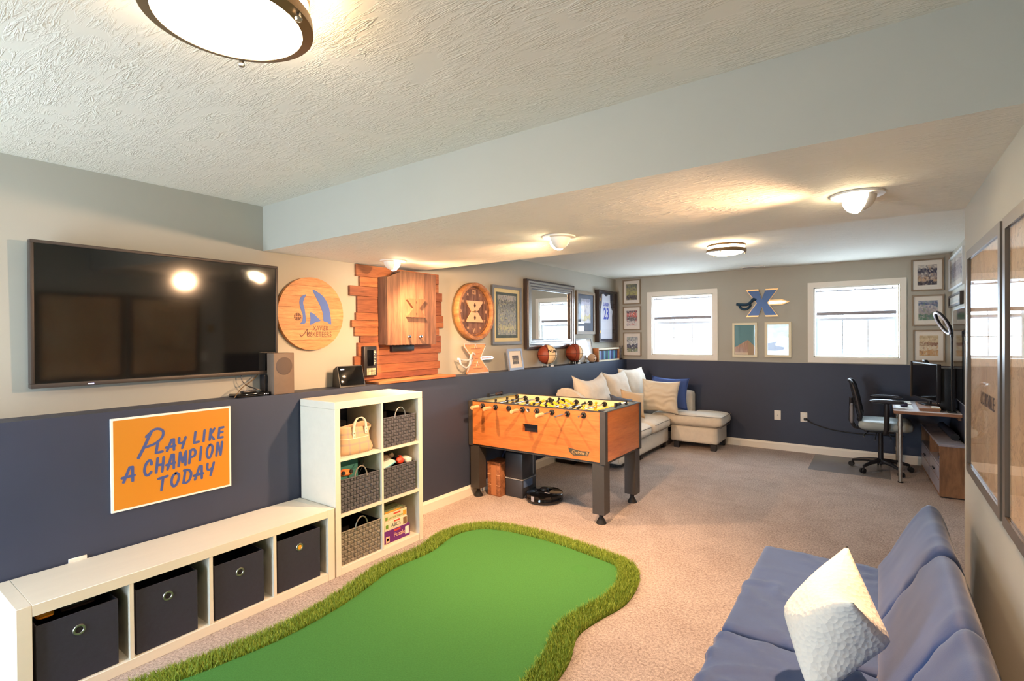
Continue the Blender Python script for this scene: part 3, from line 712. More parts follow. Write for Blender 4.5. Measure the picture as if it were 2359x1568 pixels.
for p in ((-.012, .09), (.012, .075), (.03, .06), (-.03, .045)): 
    bm = NB(); bmesh.ops.create_icosphere(bm, subdivisions=1, radius=.008); o = obj('marking', bm, M_hole, t); o.location = (p[0], -.0535, p[1])
lt('ring_base', [(.028, 0), (.034, 0), (.034, .012), (.028, .012), (.028, 0)], M_black, t, 20)
t = thing('small_figurine', 'tiny dark and silver figurine between the basketball and the tan ball', 'figurine', (-.02, 6.20, Z0), LW)
bx('base', (-.03, -.025, 0), (.03, .025, .015), M_black, t, .003); lt('figure', [(.016, .0155), (.02, .03), (.010, .06), (.016, .075), (.009, .09), (.011, .10), (0, .112)], M_steel, t, 12)
t = thing('ticket_display_box', 'wooden display box with a row of blue and green tickets in the corner', 'display box', (-.085, 6.97, Z0), LW)
M_box = wood('box_wood', srgb(170, 112, 70), srgb(198, 140, 92), .5, 3, (1, 12, 12))
M_cream = plain('cream_front', srgb(222, 208, 180), .6)
bx('side_panel', (-.36, -.055, 0), (-.345, .09, .19), M_box, t); bx('side_panel', (.345, -.055, 0), (.36, .09, .19), M_box, t)
bx('bottom_panel', (-.345, -.055, 0), (.345, .09, .022), M_cream, t); bx('top_panel', (-.345, -.055, .168), (.345, .09, .19), M_cream, t); bx('back_panel', (-.345, .08, .022), (.345, .09, .168), M_box, t)
TK = [plain('ticket_%d' % i, c, .6) for i, c in enumerate((C(70, 150, 110), C(44, 84, 96), C(60, 70, 130), C(120, 140, 190), C(50, 60, 110), C(90, 150, 170), C(40, 50, 80)))]
for k in range(14): bx('ticket', (-.33+k*.047, -.035, .024), (-.33+k*.047+.036, -.028, .150), TK[(k*3) % 7], t)
t = thing('player_figurine', 'slim grey figurine standing in the corner past the ticket box', 'figurine', (.02-.09, 7.44, Z0), LW)
lt('base', [(0, 0), (.04, 0), (.04, .02), (0, .02)], M_black, t, 16); lt('figure', [(.018, .021), (.022, .06), (.014, .10), (.026, .13), (.022, .16), (.009, .175), (.016, .19), (.012, .21), (0, .218)], plain('figurine_grey', srgb(120, 116, 118), .5), t, 14)
tb('arm', [(.02, 0, .155), (.035, -.02, .18), (.03, -.03, .215)], .006, plain('figurine_grey', srgb(120, 116, 118)), t, 6)

# ------------------------------------------------------------------ champion sign on the navy wall
t = thing('motivational_sign', 'yellow-orange sign with blue brush lettering and white border on navy wall', 'sign', (0, 1.219, .634), LW)
M_gold = plain('sign_gold', srgb(204, 130, 28), .45); M_sblue = plain('sign_lettering_blue', srgb(66, 84, 142), .5)
w, h = .594, .482
bx('board', (-w/2, -.012, 0), (w/2, -.0005, h), plain('sign_white', srgb(240, 236, 228), .5), t, .001, 1)
bx('panel', (-w/2+.011, -.0132, .011), (w/2-.011, -.0121, h-.011), M_gold, t)
SF = {'A': [[(0, 0), (.55, 1), (.8, 1), (.8, 0)], [(-.12, .32), (.95, .38)]], 'C': [[(.85, .72), (.8, .95), (.5, 1), (.12, .7), (.02, .3), (.2, .02), (.5, 0), (.8, .18)]], 'H': [[(.2, 1), (0, 0)], [(.95, 1), (.75, 0)], [(.1, .5), (.85, .5)]],
      'M': [[(0, 0), (.22, 1), (.52, .25), (.98, 1), (.9, 0)]], 'P': [[(0, 0), (.2, .95)], [(.12, .92), (.6, 1), (.85, .78), (.7, .5), (.1, .42)]], 'I': [[(.25, 1), (.05, 0)]], 'O': [[(.5, 1), (.18, .78), (.05, .35), (.22, .03), (.52, .05), (.8, .4), (.88, .8), (.65, 1), (.5, 1)]],
      'N': [[(0, 0), (.22, 1), (.62, .02), (.86, 1)]], 'T': [[(.02, .92), (.98, 1)], [(.52, .96), (.32, 0)]], 'D': [[(.25, .98), (.02, .02)], [(.1, 1), (.6, .98), (.9, .7), (.78, .25), (.4, 0), (.0, .02)]], 'Y': [[(.15, 1), (.12, .6), (.35, .48), (.75, .6)], [(.92, 1), (.72, .5), (.5, 0)]],
      'L': [[(.25, 1), (.02, .02), (.75, .06)]], 'K': [[(.22, 1), (.02, 0)], [(.85, 1), (.15, .45), (.75, 0)]], 'E': [[(.9, .98), (.22, .95), (.02, .02), (.75, .04)], [(.14, .5), (.75, .54)]]}
def letters(word, x, z, lw, lh, gap, slope):
    for ch in word:
        if ch != ' ':
            bm = NB()
            for st in SF[ch]:
                q = [(x+u*lw, z+v*lh) for u, v in st]; q = [(p.x, p.y) for p in catmull(q, 4, False)] if (len(q) > 2 and ch in 'CPODY') else q
                if ch not in 'CPODY' and len(q) > 2:
                    for a, b in zip(q, q[1:]): ribbon(bm, [a, b], .0135, -.0133)
                else: ribbon(bm, q, .0135, -.0133)
            obj('letter', bm, M_sblue, t, recalc=False)
        adv = (.55 if ch == ' ' else (.55 if ch == 'I' else 1.))*lw+gap; x += adv; z += slope*adv
bm = NB(); ribbon(bm, [(-.178, .262), (-.150, .318), (-.118, .392)], .015, -.0133); ribbon(bm, [(p.x, p.y) for p in catmull([(-.142, .368), (-.10, .402), (-.065, .390), (-.066, .355), (-.10, .325), (-.145, .312)], 4, False)], .013, -.0133); obj('letter', bm, M_sblue, t, recalc=False)
letters('LAY', -.098, .272, .042, .058, .012, .04); letters('LIKE', .092, .293, .033, .062, .016, .05)
letters('A', -.245, .148, .050, .072, .015, .06); letters('CHAMPION', -.152, .162, .0385, .075, .0160, .10)
letters('TODAY', -.088, .066, .045, .070, .016, .10)
t = thing('wall_outlet', 'white outlet plate on the navy wall just above the low bench', 'outlet', (0, .787, .345), LW)
bx('plate', (-.036, -.006, 0), (.036, 0, .115), M_white, t, .002, 1); bx('socket', (-.017, -.009, .066), (.017, -.0061, .098), M_paper, t, .002, 1)

# ------------------------------------------------------------------ white cube shelves along the navy wall
t = thing('low_cube_bench', 'long low white cube bench with four compartments against the navy wall', 'storage bench', (.2, 1.23, 0))
y0, y1, x0, x1 = .495-1.23, 1.965-1.23, .012-.2, .392-.2; hb = .444
bx('end_panel', (x0, y0, 0), (x1, y0+.048, hb), M_whitelam, t, .0015, 1); bx('end_panel', (x0, y1-.048, 0), (x1, y1, hb), M_whitelam, t, .0015, 1)
bx('top_panel', (x0, y0+.0485, hb-.048), (x1, y1-.0485, hb), M_whitelam, t, .0015, 1); bx('bottom_panel', (x0, y0+.0485, 0), (x1, y1-.0485, .048), M_whitelam, t, .0015, 1)
for a, b in ((.876, .892), (1.221, 1.238), (1.564, 1.581)): bx('divider', (x0, a-1.23, .0482), (x1-.002, b-1.23, hb-.0482), M_whitelam, t)
M_bin = plain('navy_bin_fabric', srgb(44, 46, 60), .85, var=.08, vs=60, bump=.3, bs=300)
M_binin = plain('bin_lining', srgb(20, 19, 24), .9)
def open_box(bm, lo, hi, th):
    (a, b, c), (d, e, f) = lo, hi
    for l_, h_ in (((a, b, c), (d, e, c+th)), ((a, b, c+th), (a+th, e, f)), ((d-th, b, c+th), (d, e, f)), ((a+th, b, c+th), (d-th, b+th, f)), ((a+th, e-th, c+th), (d-th, e, f))): box(bm, l_, h_)
bins = [(.557, .835, .295, 'dark navy fabric bin in the bench compartment nearest the camera, with yellow and orange inside'), (.905, 1.168, .30, 'dark navy fabric bin second from the camera, its grommet showing black'),
        (1.252, 1.513, .285, 'dark navy fabric bin third from the camera in the bench'), (1.597, 1.870, .30, 'dark navy fabric bin beside the tall shelf with yellow behind its grommet')]
for i, (a, b, zt, lab) in enumerate(bins):
    t = thing('fabric_bin', lab, 'bin', (.372, (a+b)/2, .0485), LW, 'navy bins in the bench'); hw = (b-a)/2
    bm = NB(); open_box(bm, (-hw, 0, 0), (hw, .32, zt), .004); obj('bin_body', bm, M_bin, t)
    bx('front_panel', (-hw-.001, -.005, .001), (hw+.001, -.0002, zt+.002), M_bin, t, .002, 1)
    M = Matrix.Translation((0, -.0052, zt-.075)) @ Matrix.Rotation(PI/2, 4, 'X')
    lt('grommet', [(.013, 0), (.015, .003), (.021, .003), (.023, 0), (.013, 0)], M_steel, t, 24, M)
    lt('grommet_hole', [(0, .0008), (.013, .0008), (.013, 0)], [M_binin, M_binin, M_binin, plain('yellow_content', srgb(214, 160, 40), .6)][i], t, 20, M)
for lab, p, col, s in (('orange and yellow toy showing over the rim of the nearest bin', (.300, .600, .370), srgb(226, 150, 40), .030), ('dark glossy toy lying across the top of the nearest bin', (.300, .71, .369), srgb(40, 34, 34), .02)):
    t = thing('bin_toy', lab, 'toy', p)
    bm = NB(); smoothbox(bm, (-.03, -s*(3 if s < .025 else 1), -.03), (.02, s*(3 if s < .025 else 1), .012), .012, 3); obj('body', bm, plain('toy_%d' % int(s*1000), col, .35), t, smooth='all')
    bm = NB(); smoothbox(bm, (-.02, s*.4, .0), (.01, s*1.2, .022), .008, 3); obj('knob', bm, plain('toy_red', srgb(206, 84, 40), .4), t, smooth='all')

KY = 1.9744
t = thing('tall_cube_shelf', 'white six-compartment cube shelf standing at the end of the bench', 'shelf', (.2, KY+.3825, 0))
y0, y1 = -.3825, .3825; hk = 1.112
bx('top_panel', (x0, y0, hk-.046), (x1, y1, hk), M_whitelam, t, .0015, 1); bx('bottom_panel', (x0, y0+.0405, 0), (x1, y1-.0405, .048), M_whitelam, t, .0015, 1)
bx('side_panel', (x0, y0, 0), (x1, y0+.04, hk-.0465), M_whitelam, t, .0015, 1); bx('side_panel', (x0, y1-.04, 0), (x1, y1, hk-.0465), M_whitelam, t, .0015, 1)
bx('divider', (x0, -.008, .0482), (x1-.002, .008, hk-.0468), M_whitelam, t)
for z in (.368, .727):
    for a, b in ((y0+.0402, -.0082), (.0082, y1-.0402)): bx('shelf_board', (x0, a, z), (x1-.002, b, z+.018), M_whitelam, t)
ZS = (.0485, .3865, .7455)
M_weaveD = plain('charcoal_weave', srgb(84, 84, 92), .8, var=.2, vs=40); M_weaveL = plain('grey_weave', srgb(132, 124, 112), .75, var=.25, vs=40)
def basket(label, ya, yb, z, h, mat, handle, lean=0.):
    t = thing('woven_basket', label, 'basket', (.372, (ya+yb)/2, z), LW, 'woven baskets in the tall shelf'); hw = (yb-ya)/2
    bm = NB(); open_box(bm, (-hw, .004, 0), (hw, .32, h), .005); obj('basket_body', bm, M_binin if handle != 2 else M_binin, t)
    bm = NB(); nx, nz = 13, 9; cw, chh = 2*hw/nx, h/nz
    for i in range(nx):
        for j in range(nz):
            d = .006 if (i+j) % 2 else .003; g1, g2 = (.001, .003) if (i+j) % 2 else (.003, .001)
            x_, z_ = -hw+i*cw, j*chh
            vs = [bm.verts.new(p) for p in ((x_+g1*.3, .0038, z_+g2*.3), (x_+cw-g1*.3, .0038, z_+g2*.3), (x_+cw-g1*.3, .0038, z_+chh-g2*.3), (x_+g1*.3, .0038, z_+chh-g2*.3),
                  (x_+g1+.003, -d+.003, z_+g2+.003), (x_+cw-g1-.003, -d+.003, z_+g2+.003), (x_+cw-g1-.003, -d+.003, z_+chh-g2-.003), (x_+g1+.003, -d+.003, z_+chh-g2-.003))]
            for q in ((4, 5, 6, 7), (0, 1, 5, 4), (1, 2, 6, 5), (2, 3, 7, 6), (3, 0, 4, 7)): bm.faces.new([vs[k] for k in q])
    obj('woven_front', bm, mat, t, kind='stuff')
    tb('rim', [(-hw, 0, h), (hw, 0, h)], .005, mat, t, 6)
    if handle: tb('handle', [(.05*math.cos(a)+.0, -.003, h-.01+.075*math.sin(a)) for a in [PI*k/12 for k in range(13)]], .0045, M_steel if handle == 1 else M_weaveL, t, 8)
    return t
basket('light grey woven basket in the bottom left compartment', 2.028, 2.345, ZS[0], .212, M_weaveL, 1)
basket('charcoal woven basket with a teal box behind it, middle left compartment', 2.030, 2.338, ZS[1], .213, M_weaveD, 2)
basket('charcoal woven basket filled with blue and red toys, middle right compartment', 2.380, 2.684, ZS[1], .212, M_weaveD, 0)
basket('charcoal woven basket alone in the top right compartment', 2.382, 2.684, ZS[2], .207, M_weaveD, 1)
# things in the compartments
def soft_toy(name, label, cat, loc, s, col, mat=None, seed=1., rough=.7, sub='body'):
    t = thing(name, label, cat, loc)
    bm = NB(); bmesh.ops.create_icosphere(bm, subdivisions=3, radius=1)
    for v in bm.verts:
        n_ = noise.noise(v.co*2.2+Vector((seed,)*3))*.28; v.co = Vector((v.co.x*s[0], v.co.y*s[1], v.co.z*s[2]))*(1+n_)
    obj(sub, bm, mat or plain(name+'_%d' % int(seed*10), col, rough, var=.15, vs=40, bump=.5, bs=80, bd=.01), t, smooth='all'); return t
t = soft_toy('plush_toy', 'grey fuzzy plush toy sticking out of the toy basket', 'toy', (.235, 2.50, .60), (.05, .060, .06), srgb(140, 122, 104), seed=1.3)
bm = NB(); bmesh.ops.create_icosphere(bm, subdivisions=2, radius=.022); o = obj('ear', bm, MATS['plush_toy_13'], t, smooth='all'); o.location = (.02, .05, .05)
t = soft_toy('toy_block', 'red plastic toy piece on top of the toy basket', 'toy', (.32, 2.575, .615), (.022, .034, .028), srgb(214, 70, 44), seed=2.1, rough=.4)
bx('stud', (-.01, -.01, .026), (.01, .01, .036), MATS['toy_block_21'], t)
t = thing('toy_book', 'light blue toy book tilted over the rim of the toy basket', 'toy', (.33, 2.45, .608), rot=(.30, .1, 0)); bx('cover', (-.05, -.055, 0), (.03, .055, .008), plain('toy_lightblue', srgb(120, 190, 208), .5), t); bx('pages', (-.048, -.053, .0082), (.028, .053, .016), M_paper, t)
t = thing('folded_cloth', 'white and navy folded cloth at the right end of the toy basket', 'cloth', (.31, 2.645, .60)); bm = NB(); smoothbox(bm, (-.05, -.03, -.01), (.04, .03, .03), .012, 4); soft(bm, .006, 20, 3); obj('cloth', bm, M_paper, t, smooth='all')
bm = NB(); smoothbox(bm, (-.06, -.07, -.02), (-.01, -.025, .03), .012, 4); obj('navy_fold', bm, plain('navy_cloth', srgb(44, 48, 92), .8), t, smooth='all')
t = thing('teal_box', 'teal storage box standing behind the middle left basket', 'box', (.17, 2.16, ZS[1]+.006)); bx('box_body', (-.05, -.12, .22), (.05, .12, .30), plain('teal', srgb(96, 176, 168), .6), t, .003); bx('box_lid', (-.052, -.122, .3005), (.052, .122, .325), plain('teal_dark', srgb(58, 118, 120), .6), t, .003)
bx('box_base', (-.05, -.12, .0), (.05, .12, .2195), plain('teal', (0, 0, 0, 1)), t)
t = soft_toy('toy_car', 'orange toy peeking out of the middle left basket', 'toy', (.335, 2.085, .632), (.03, .05, .022), srgb(226, 120, 60), seed=3.3, rough=.4)
for yy in (-.03, .03): lt('wheel', [(0, .006), (.012, .006), (.012, -.006), (0, -.006)], M_rubber, t, 12, Matrix.Translation((.03, yy, .01)) @ Matrix.Rotation(PI/2, 4, 'Y'))
tag(tb('wire_cord', catmull([(.33, 2.20, .60), (.33, 2.24, .66), (.28, 2.28, .70), (.27, 2.25, .65)], 5, False), .002, M_black, n=6), 'thin black cord looping above the middle left basket', 'cord')
# plaid tote bag
def plaid():
    t_ = NT('plaid_cloth'); t_.p.inputs['Roughness'].default_value = .85
    c = t_.n('ShaderNodeTexCoord'); sp = t_.n('ShaderNodeSeparateXYZ'); t_.l(c.outputs['Object'], sp.inputs[0])
    def bands(s, k): return t_.math('LESS_THAN', t_.math('ABSOLUTE', t_.math('SINE', t_.math('MULTIPLY', s, k))), .28)
    col = t_.mix(t_.math('MULTIPLY', bands(sp.outputs['X'], 42.), .5), srgb(196, 166, 132), srgb(150, 148, 148))
    col = t_.mix(t_.math('MULTIPLY', bands(sp.outputs['Z'], 46.), .5), col, srgb(150, 144, 142))
    col = t_.mix(t_.math('MULTIPLY', t_.math('LESS_THAN', t_.math('ABSOLUTE', t_.math('SINE', t_.math('MULTIPLY', sp.outputs['Z'], 30.))), .06), .8), col, srgb(236, 222, 200))
    t_.base(col); return t_.m
M_plaid = plaid()
t = thing('plaid_tote_bag', 'beige plaid tote bag with cream handle in the top left compartment', 'bag', (.285, 2.185, ZS[2]+.001), LW)
bm = NB(); N = 28; rings = []
for k, (z, sx, sy) in enumerate(((0, .135, .075), (.03, .145, .085), (.08, .120, .075), (.13, .115, .062), (.17, .135, .055), (.185, .142, .052))):
    rings.append([bm.verts.new((math.copysign(abs(math.cos(a))**.6, math.cos(a))*sx*(1+.03*math.sin(5*a+k)), math.copysign(abs(math.sin(a))**.6, math.sin(a))*sy, z-(.012*math.cos(a)**2 if k > 3 else 0)+(.015*math.sin(2*a+.5) if k > 3 else 0))) for a in [2*PI*i/N for i in range(N)]])
for A, B in zip(rings, rings[1:]):
    for i in range(N): bm.faces.new((A[i], A[(i+1) % N], B[(i+1) % N], B[i]))
bm.faces.new(rings[0][::-1]); o = obj('bag_body', bm, M_plaid, t, smooth='all'); o.modifiers.new('s', 'SOLIDIFY').thickness = .003
M_strap = plain('cream_strap', srgb(232, 222, 204), .6)
bm = NB(); pts = [(-.035, -.062, .130), (-.035, -.066, .17), (-.030, -.072, .21), (-.012, -.078, .238), (.016, -.078, .242), (.045, -.072, .222), (.060, -.066, .19), (.064, -.062, .150)]
pts = catmull(pts, 4, False); vs = [(bm.verts.new(p+Vector((-.009, .001, 0))), bm.verts.new(p+Vector((.009, -.001, 0)))) for p in pts]
for (a, b), (c, d) in zip(vs, vs[1:]): bm.faces.new((a, b, d, c))
o = obj('handle', bm, M_strap, t, smooth=True); o.modifiers.new('s', 'SOLIDIFY').thickness = .004
for x, z in ((-.035, .125), (.064, .145)):
    bx('handle_tab', (x-.012, -.068, z-.02), (x+.012, -.0635, z+.025), M_strap, t, .002, 1)
    for dz in (-.01, .012): lt('rivet', [(0, .003), (.003, .002), (.004, 0)], M_bronze, t, 8, Matrix.Translation((x, -.0682, z+dz)) @ Matrix.Rotation(PI/2, 4, 'X'))
t = thing('dark_case', 'dark bag and box stowed behind the tote in the top left compartment', 'bag', (.11, 2.13, ZS[2]+.001)); bx('case', (-.06, -.10, 0), (.06, .10, .20), M_binin, t, .01); bx('case_top', (-.05, -.09, .2005), (.05, -.02, .30), M_black, t, .004)
# board games
def game(label, y0, y1, z0, z1, col, lid, words, accents):
    t = thing('game_box', label, 'game box', (.365, (y0+y1)/2, z0), LW, 'stacked game boxes'); hw = (y1-y0)/2; h = z1-z0
    bx('box_base', (-hw+.002, .002, 0), (hw-.002, .29, h*.3), plain('game_base', srgb(226, 216, 196), .6), t)
    bx('box_lid', (-hw, 0, h*.12), (hw, .292, h), plain(lid, col, .5), t, .001, 1)
    for s, sz, x, z, mt in words: text(t, 'lettering', s, sz, x, z, -.0006, mt)
    for lo, hi, mt in accents: bx('printed_patch', (lo[0], -.0008, lo[1]), (hi[0], -.0001, hi[1]), mt, t)
    return t
P_red = plain('print_red', srgb(206, 70, 60), .6); P_or = plain('print_orange', srgb(232, 160, 60), .6); P_blk = plain('print_dark', srgb(50, 60, 84), .6); P_gr = plain('print_green', srgb(110, 150, 60), .6); P_pk = plain('print_peach', srgb(236, 196, 160), .6); P_br = plain('print_brown', srgb(130, 98, 70), .6)
game('purple puzzle game box at the bottom of the game stack', 2.385, 2.627, ZS[0], .150, srgb(112, 44, 128), 'game_purple', [('Puzzle', .042, .02, .055, P_pk)], [((-.105, .018), (-.072, .062), P_pk), ((-.099, .030), (-.078, .050), P_gr), ((-.03, .082), (.03, .095), P_red), ((.075, .03), (.11, .085), M_paper)])
game('white letters game box in the middle of the game stack', 2.388, 2.602, .1505, .214, srgb(232, 220, 196), 'game_cream', [("ABC's", .036, .0, .028, P_blk)], [((-.095, .016), (-.072, .042), P_gr), ((-.02, .05), (.035, .060), P_red), ((.068, .008), (.102, .056), P_br)])
game('cream colors and shapes game box on top of the game stack', 2.386, 2.598, .2145, .272, srgb(228, 210, 176), 'game_tan', [('Colors & Shapes', .022, -.005, .022, P_gr)], [((-.095, .012), (-.075, .036), P_gr), ((-.02, .040), (.045, .050), P_red), ((.07, .010), (.10, .044), P_or)])
t = thing('puzzle_tray', 'mottled picture tray lying on the game stack', 'game', (.30, 2.49, .2725)); bx('tray', (-.07, -.10, 0), (.06, .10, .016), art('tray_print', [(0, C(110, 90, 70)), (.4, C(150, 130, 100)), (.7, C(90, 110, 80))], 12, .6, 11), t, .002, 1); bx('label_strip', (.0605, -.09, .003), (.0612, .05, .013), P_or, t)

# ------------------------------------------------------------------ putting green
OUT = [(.528, .847), (.597, 1.16), (.633, 1.447), (.605, 1.779), (.50, 2.218), (.515, 2.551), (.45, 2.858), (.51, 3.104), (.68, 3.255), (.963, 3.315), (1.275, 3.315), (1.652, 3.26), (1.86, 3.20), (1.985, 3.02), (2.03, 2.72), (1.975, 2.46), (1.955, 2.278), (2.02, 2.076), (2.05, 1.85), (2.10, 1.5), (2.06, 1.05), (1.92, .55), (1.55, .15), (1.05, .02), (.68, .15), (.50, .48)]
outl = catmull([Vector(p) for p in OUT], 8)
n = len(outl)
def inset(d):
    res = []
    for i in range(n):
        tt = (outl[(i+1) % n]-outl[i-1]).normalized(); res.append(outl[i]+Vector((tt.y, -tt.x))*d)   # clockwise outline: inside is to the right
    return res
if sum(a.x*b.y-b.x*a.y for a, b in zip(outl, outl[1:]+outl[:1])) > 0: outl = outl[::-1]
INW = .125
t = thing('putting_green', 'kidney-shaped green putting mat with a fringe of long artificial grass', 'putting mat', (1.25, 1.7, 0))
T0 = Vector((1.25, 1.7))
M_turf = plain('putting_turf', srgb(72, 126, 64), .95, var=.10, vs=120, bump=.8, bs=300, bd=.004, spec=.1)
M_under = plain('turf_backing', srgb(74, 96, 30), .95, spec=.1)
bm = NB(); prism_z(bm, [tuple(p-T0) for p in outl], .0005, .008); obj('backing', bm, M_under, t)
inn = [p for p in inset(INW)]
bm = NB(); prism_z(bm, [tuple(p-T0) for p in inn], .0085, .016); obj('putting_surface', bm, M_turf, t)
def grass_mat():
    g = NT('fringe_grass'); g.p.inputs['Roughness'].default_value = .7; g.p.inputs['Specular IOR Level'].default_value = .3
    v = g.coords(); g.base(g.ramp(g.noise(v, 90, 2), [(.3, srgb(112, 134, 42)), (.55, srgb(148, 170, 62)), (.75, srgb(184, 194, 96))])); return g.m
verts, faces = [], []
seg = [(outl[(i+1) % n]-outl[i]).length for i in range(n)]; tot = sum(seg)
for k in range(62000):
    d = random.random()*tot; i = 0
    while d > seg[i]: d -= seg[i]; i += 1
    f = d/seg[i]; a = outl[i].lerp(outl[(i+1) % n], f); tt = (outl[(i+1) % n]-outl[i]).normalized()
    q = a+Vector((tt.y, -tt.x))*random.uniform(-.002, INW+.004)-T0
    hgt = random.uniform(.022, .042); ang = random.uniform(0, 2*PI); lean = random.uniform(.0, .024); wd = random.uniform(.0011, .0019)
    sx, sy = math.cos(ang)*wd, math.sin(ang)*wd; a2 = random.uniform(0, 2*PI); lx, ly = math.cos(a2)*lean, math.sin(a2)*lean
    b = len(verts)
    verts += [(q.x-sx, q.y-sy, .008), (q.x+sx, q.y+sy, .008), (q.x+lx*.4+sx*.8, q.y+ly*.4+sy*.8, .008+hgt*.6), (q.x+lx*.4-sx*.8, q.y+ly*.4-sy*.8, .008+hgt*.6), (q.x+lx, q.y+ly, .008+hgt)]
    faces += [(b, b+1, b+2, b+3), (b+3, b+2, b+4)]
me = bpy.data.meshes.new('grass_fringe'); me.from_pydata(verts, [], faces); me.materials.append(grass_mat())
o = bpy.data.objects.new('grass_fringe', me); COL.objects.link(o); o.parent = t; o['kind'] = 'stuff'
lt('cup', [(.0, .0162), (.048, .0162), (.054, .0166), (.056, .0162)], plain('cup_plug', srgb(68, 122, 60), .9, spec=.1), t, 32, Matrix.Translation((1.62-1.25, 2.93-1.7, 0)))

# ------------------------------------------------------------------ foosball table
FX, FY, FW, FD, FT, FB = .010, 3.725, 1.416, .76, .914, .495
t = thing('foosball_table', 'orange wood-grain foosball table with dark corner posts and legs', 'foosball table', (FX+FW/2, FY+FD/2, 0))
M_fwood = wood('foosball_veneer', srgb(186, 108, 54), srgb(204, 126, 66), .28, 1.6, (1.2, 1.2, 9), coat=.5, bump=.03, dark=srgb(164, 88, 40))
M_fdark = plain('foosball_charcoal', srgb(58, 54, 52), .5, var=.06, vs=40)
M_fin = plain('foosball_inner', srgb(232, 214, 168), .4); M_field = plain('playfield', srgb(170, 186, 120), .35)
M_rod2 = plain('rod_steel', srgb(200, 200, 204), .15, 1.); M_yel = plain('yellow_men', srgb(226, 182, 40), .4); M_blkmen = plain('black_men', srgb(34, 34, 40), .4)
M_handle = wood('handle_wood', srgb(206, 150, 104), srgb(230, 178, 132), .4, 4, (10, 1, 10), bump=.03); M_handle2 = plain('handle_dark', srgb(64, 48, 44), .45)
hx, hy = FW/2, FD/2; pw = .048
# hollow walls
def fpanel(name, lo, hi, mat): return bx(name, lo, hi, mat, t)
M_wallhole = [(.633-.718, .791-.718, .680, .752)]
for nm, ys in (('side_panel', -hy), ('side_panel', hy-.036)):
    if ys < 0:
        bm = NB()
        for lo, hi in holed(-hx+pw, hx-pw, FB+.012, FT-.006, ys, ys+.036, M_wallhole): box(bm, lo, hi)
        obj(nm, bm, M_fwood, t)
    else: bx(nm, (-hx+pw, ys, FB+.012), (hx-pw, ys+.036, FT-.006), M_fwood, t)
    yi = ys+.0362 if ys < 0 else ys-.0082
    bx('inner_liner', (-hx+pw+.03, yi, .78), (hx-pw-.03, yi+.008, FT-.004), M_fin, t)
    bx('top_rail', (-hx+pw, ys, FT-.0058), (hx-pw, ys+.036, FT), M_fdark, t)
for xs in (-hx, hx-.036):
    bx('end_panel', (xs+.002, -hy+pw, FB+.012), (xs+.034, hy-pw, FT-.006), M_fwood, t); bx('end_liner', ((xs+.0345 if xs < 0 else xs-.0062), -hy+.045, .78), ((xs+.0425 if xs < 0 else xs+.0018), hy-.045, FT-.004), M_fin if xs < 0 else plain('end_liner_slate', srgb(96, 112, 122), .5), t)
    bx('end_cap_rail', (xs-(0 if xs < 0 else .04), -hy+.037, FT-.0038), (xs+.036+(.04 if xs < 0 else 0), hy-.037, FT+.004), plain('end_liner_slate', srgb(96, 112, 122), .5), t)
for sx in (-1, 1):
    for sy in (-1, 1):
        bm = NB(); c = .014
        P = [(0, 0), (pw-c, 0), (pw, c), (pw, pw), (0, pw)]
        x_, y_ = sx*(hx+.002), sy*(hy+.002)
        prism_z(bm, [(x_-sx*(pw-px), y_-sy*(pw-py)) for px, py in ((0, 0), (pw, 0), (pw, pw), (0, pw))], FB-.004, FT-.001); obj('corner_post', bm, M_fdark, t)
        cx, cy = sx*(hx-.065), sy*(hy-.058)
        bm = NB(); r2 = .052; prism_z(bm, [(cx-r2, cy-r2), (cx+r2, cy-r2), (cx+r2, cy+r2), (cx-r2, cy+r2)], .085, FB-.0085); lg = obj('leg', bm, M_fdark, t)
        lt('leveller_foot', [(0, .0), (.042, 0), (.042, .008), (.018, .050), (.018, .085), (0, .085)], M_rubber, lg, 20, Matrix.Translation((cx, cy, 0)))
        lt('corner_plate', [(0, .0005), (.03, .0005), (.034, -.001)], M_fdark, t, 4, Matrix.Translation((sx*(hx-.05), sy*(hy-.05), FT+.006)) @ Matrix.Rotation(PI/4, 4, 'Z'))
bx('bottom_frame', (-hx+.01, -hy+.01, FB-.008), (hx-.01, hy-.01, FB+.0115), M_fdark, t)
bx('playfield', (-hx+.045, -hy+.045, .772), (hx-.045, hy-.045, .779), M_field, t)
bx('ball_return_cup', (-.085-.004, -hy+.002, .676), (.073+.004, -hy+.034, .6798), M_black, t); bx('ball_return_back', (-.085, -hy+.0362, .672), (.073, -hy+.04, .76), M_black, t)
lt('ball_entry', [(.010, 0), (.016, 0), (.016, .006), (.010, .004), (.010, 0)], M_steel, t, 20, Matrix.Translation((.694-.718, -hy-.0002, .876)) @ Matrix.Rotation(PI/2, 4, 'X'))
lt('ball_entry_dark', [(0, .001), (.010, .001), (.010, 0)], M_black, t, 16, Matrix.Translation((.694-.718, -hy-.0002, .876)) @ Matrix.Rotation(PI/2, 4, 'X'))
ZR = .876
MEN = [(3, 'b'), (2, 'b'), (3, 'y'), (5, 'b'), (5, 'y'), (3, 'b'), (2, 'y'), (3, 'y')]
def man(bm, y, ang):
    M = Matrix.Translation((0, y, 0)) @ Matrix.Rotation(ang, 4, 'Y')
    box(bm, (-.012, -.014, -.02), (.012, .014, .018), .005, 1, M); 
    lathe(bm, [(0, .046), (.010, .042), (.013, .034), (.010, .025), (.005, .020)], 10, M)
    box(bm, (-.010, -.012, -.072), (.010, .012, -.03), .003, 1, M); box(bm, (-.007, -.010, -.035), (.007, .010, -.018), .002, 1, M)
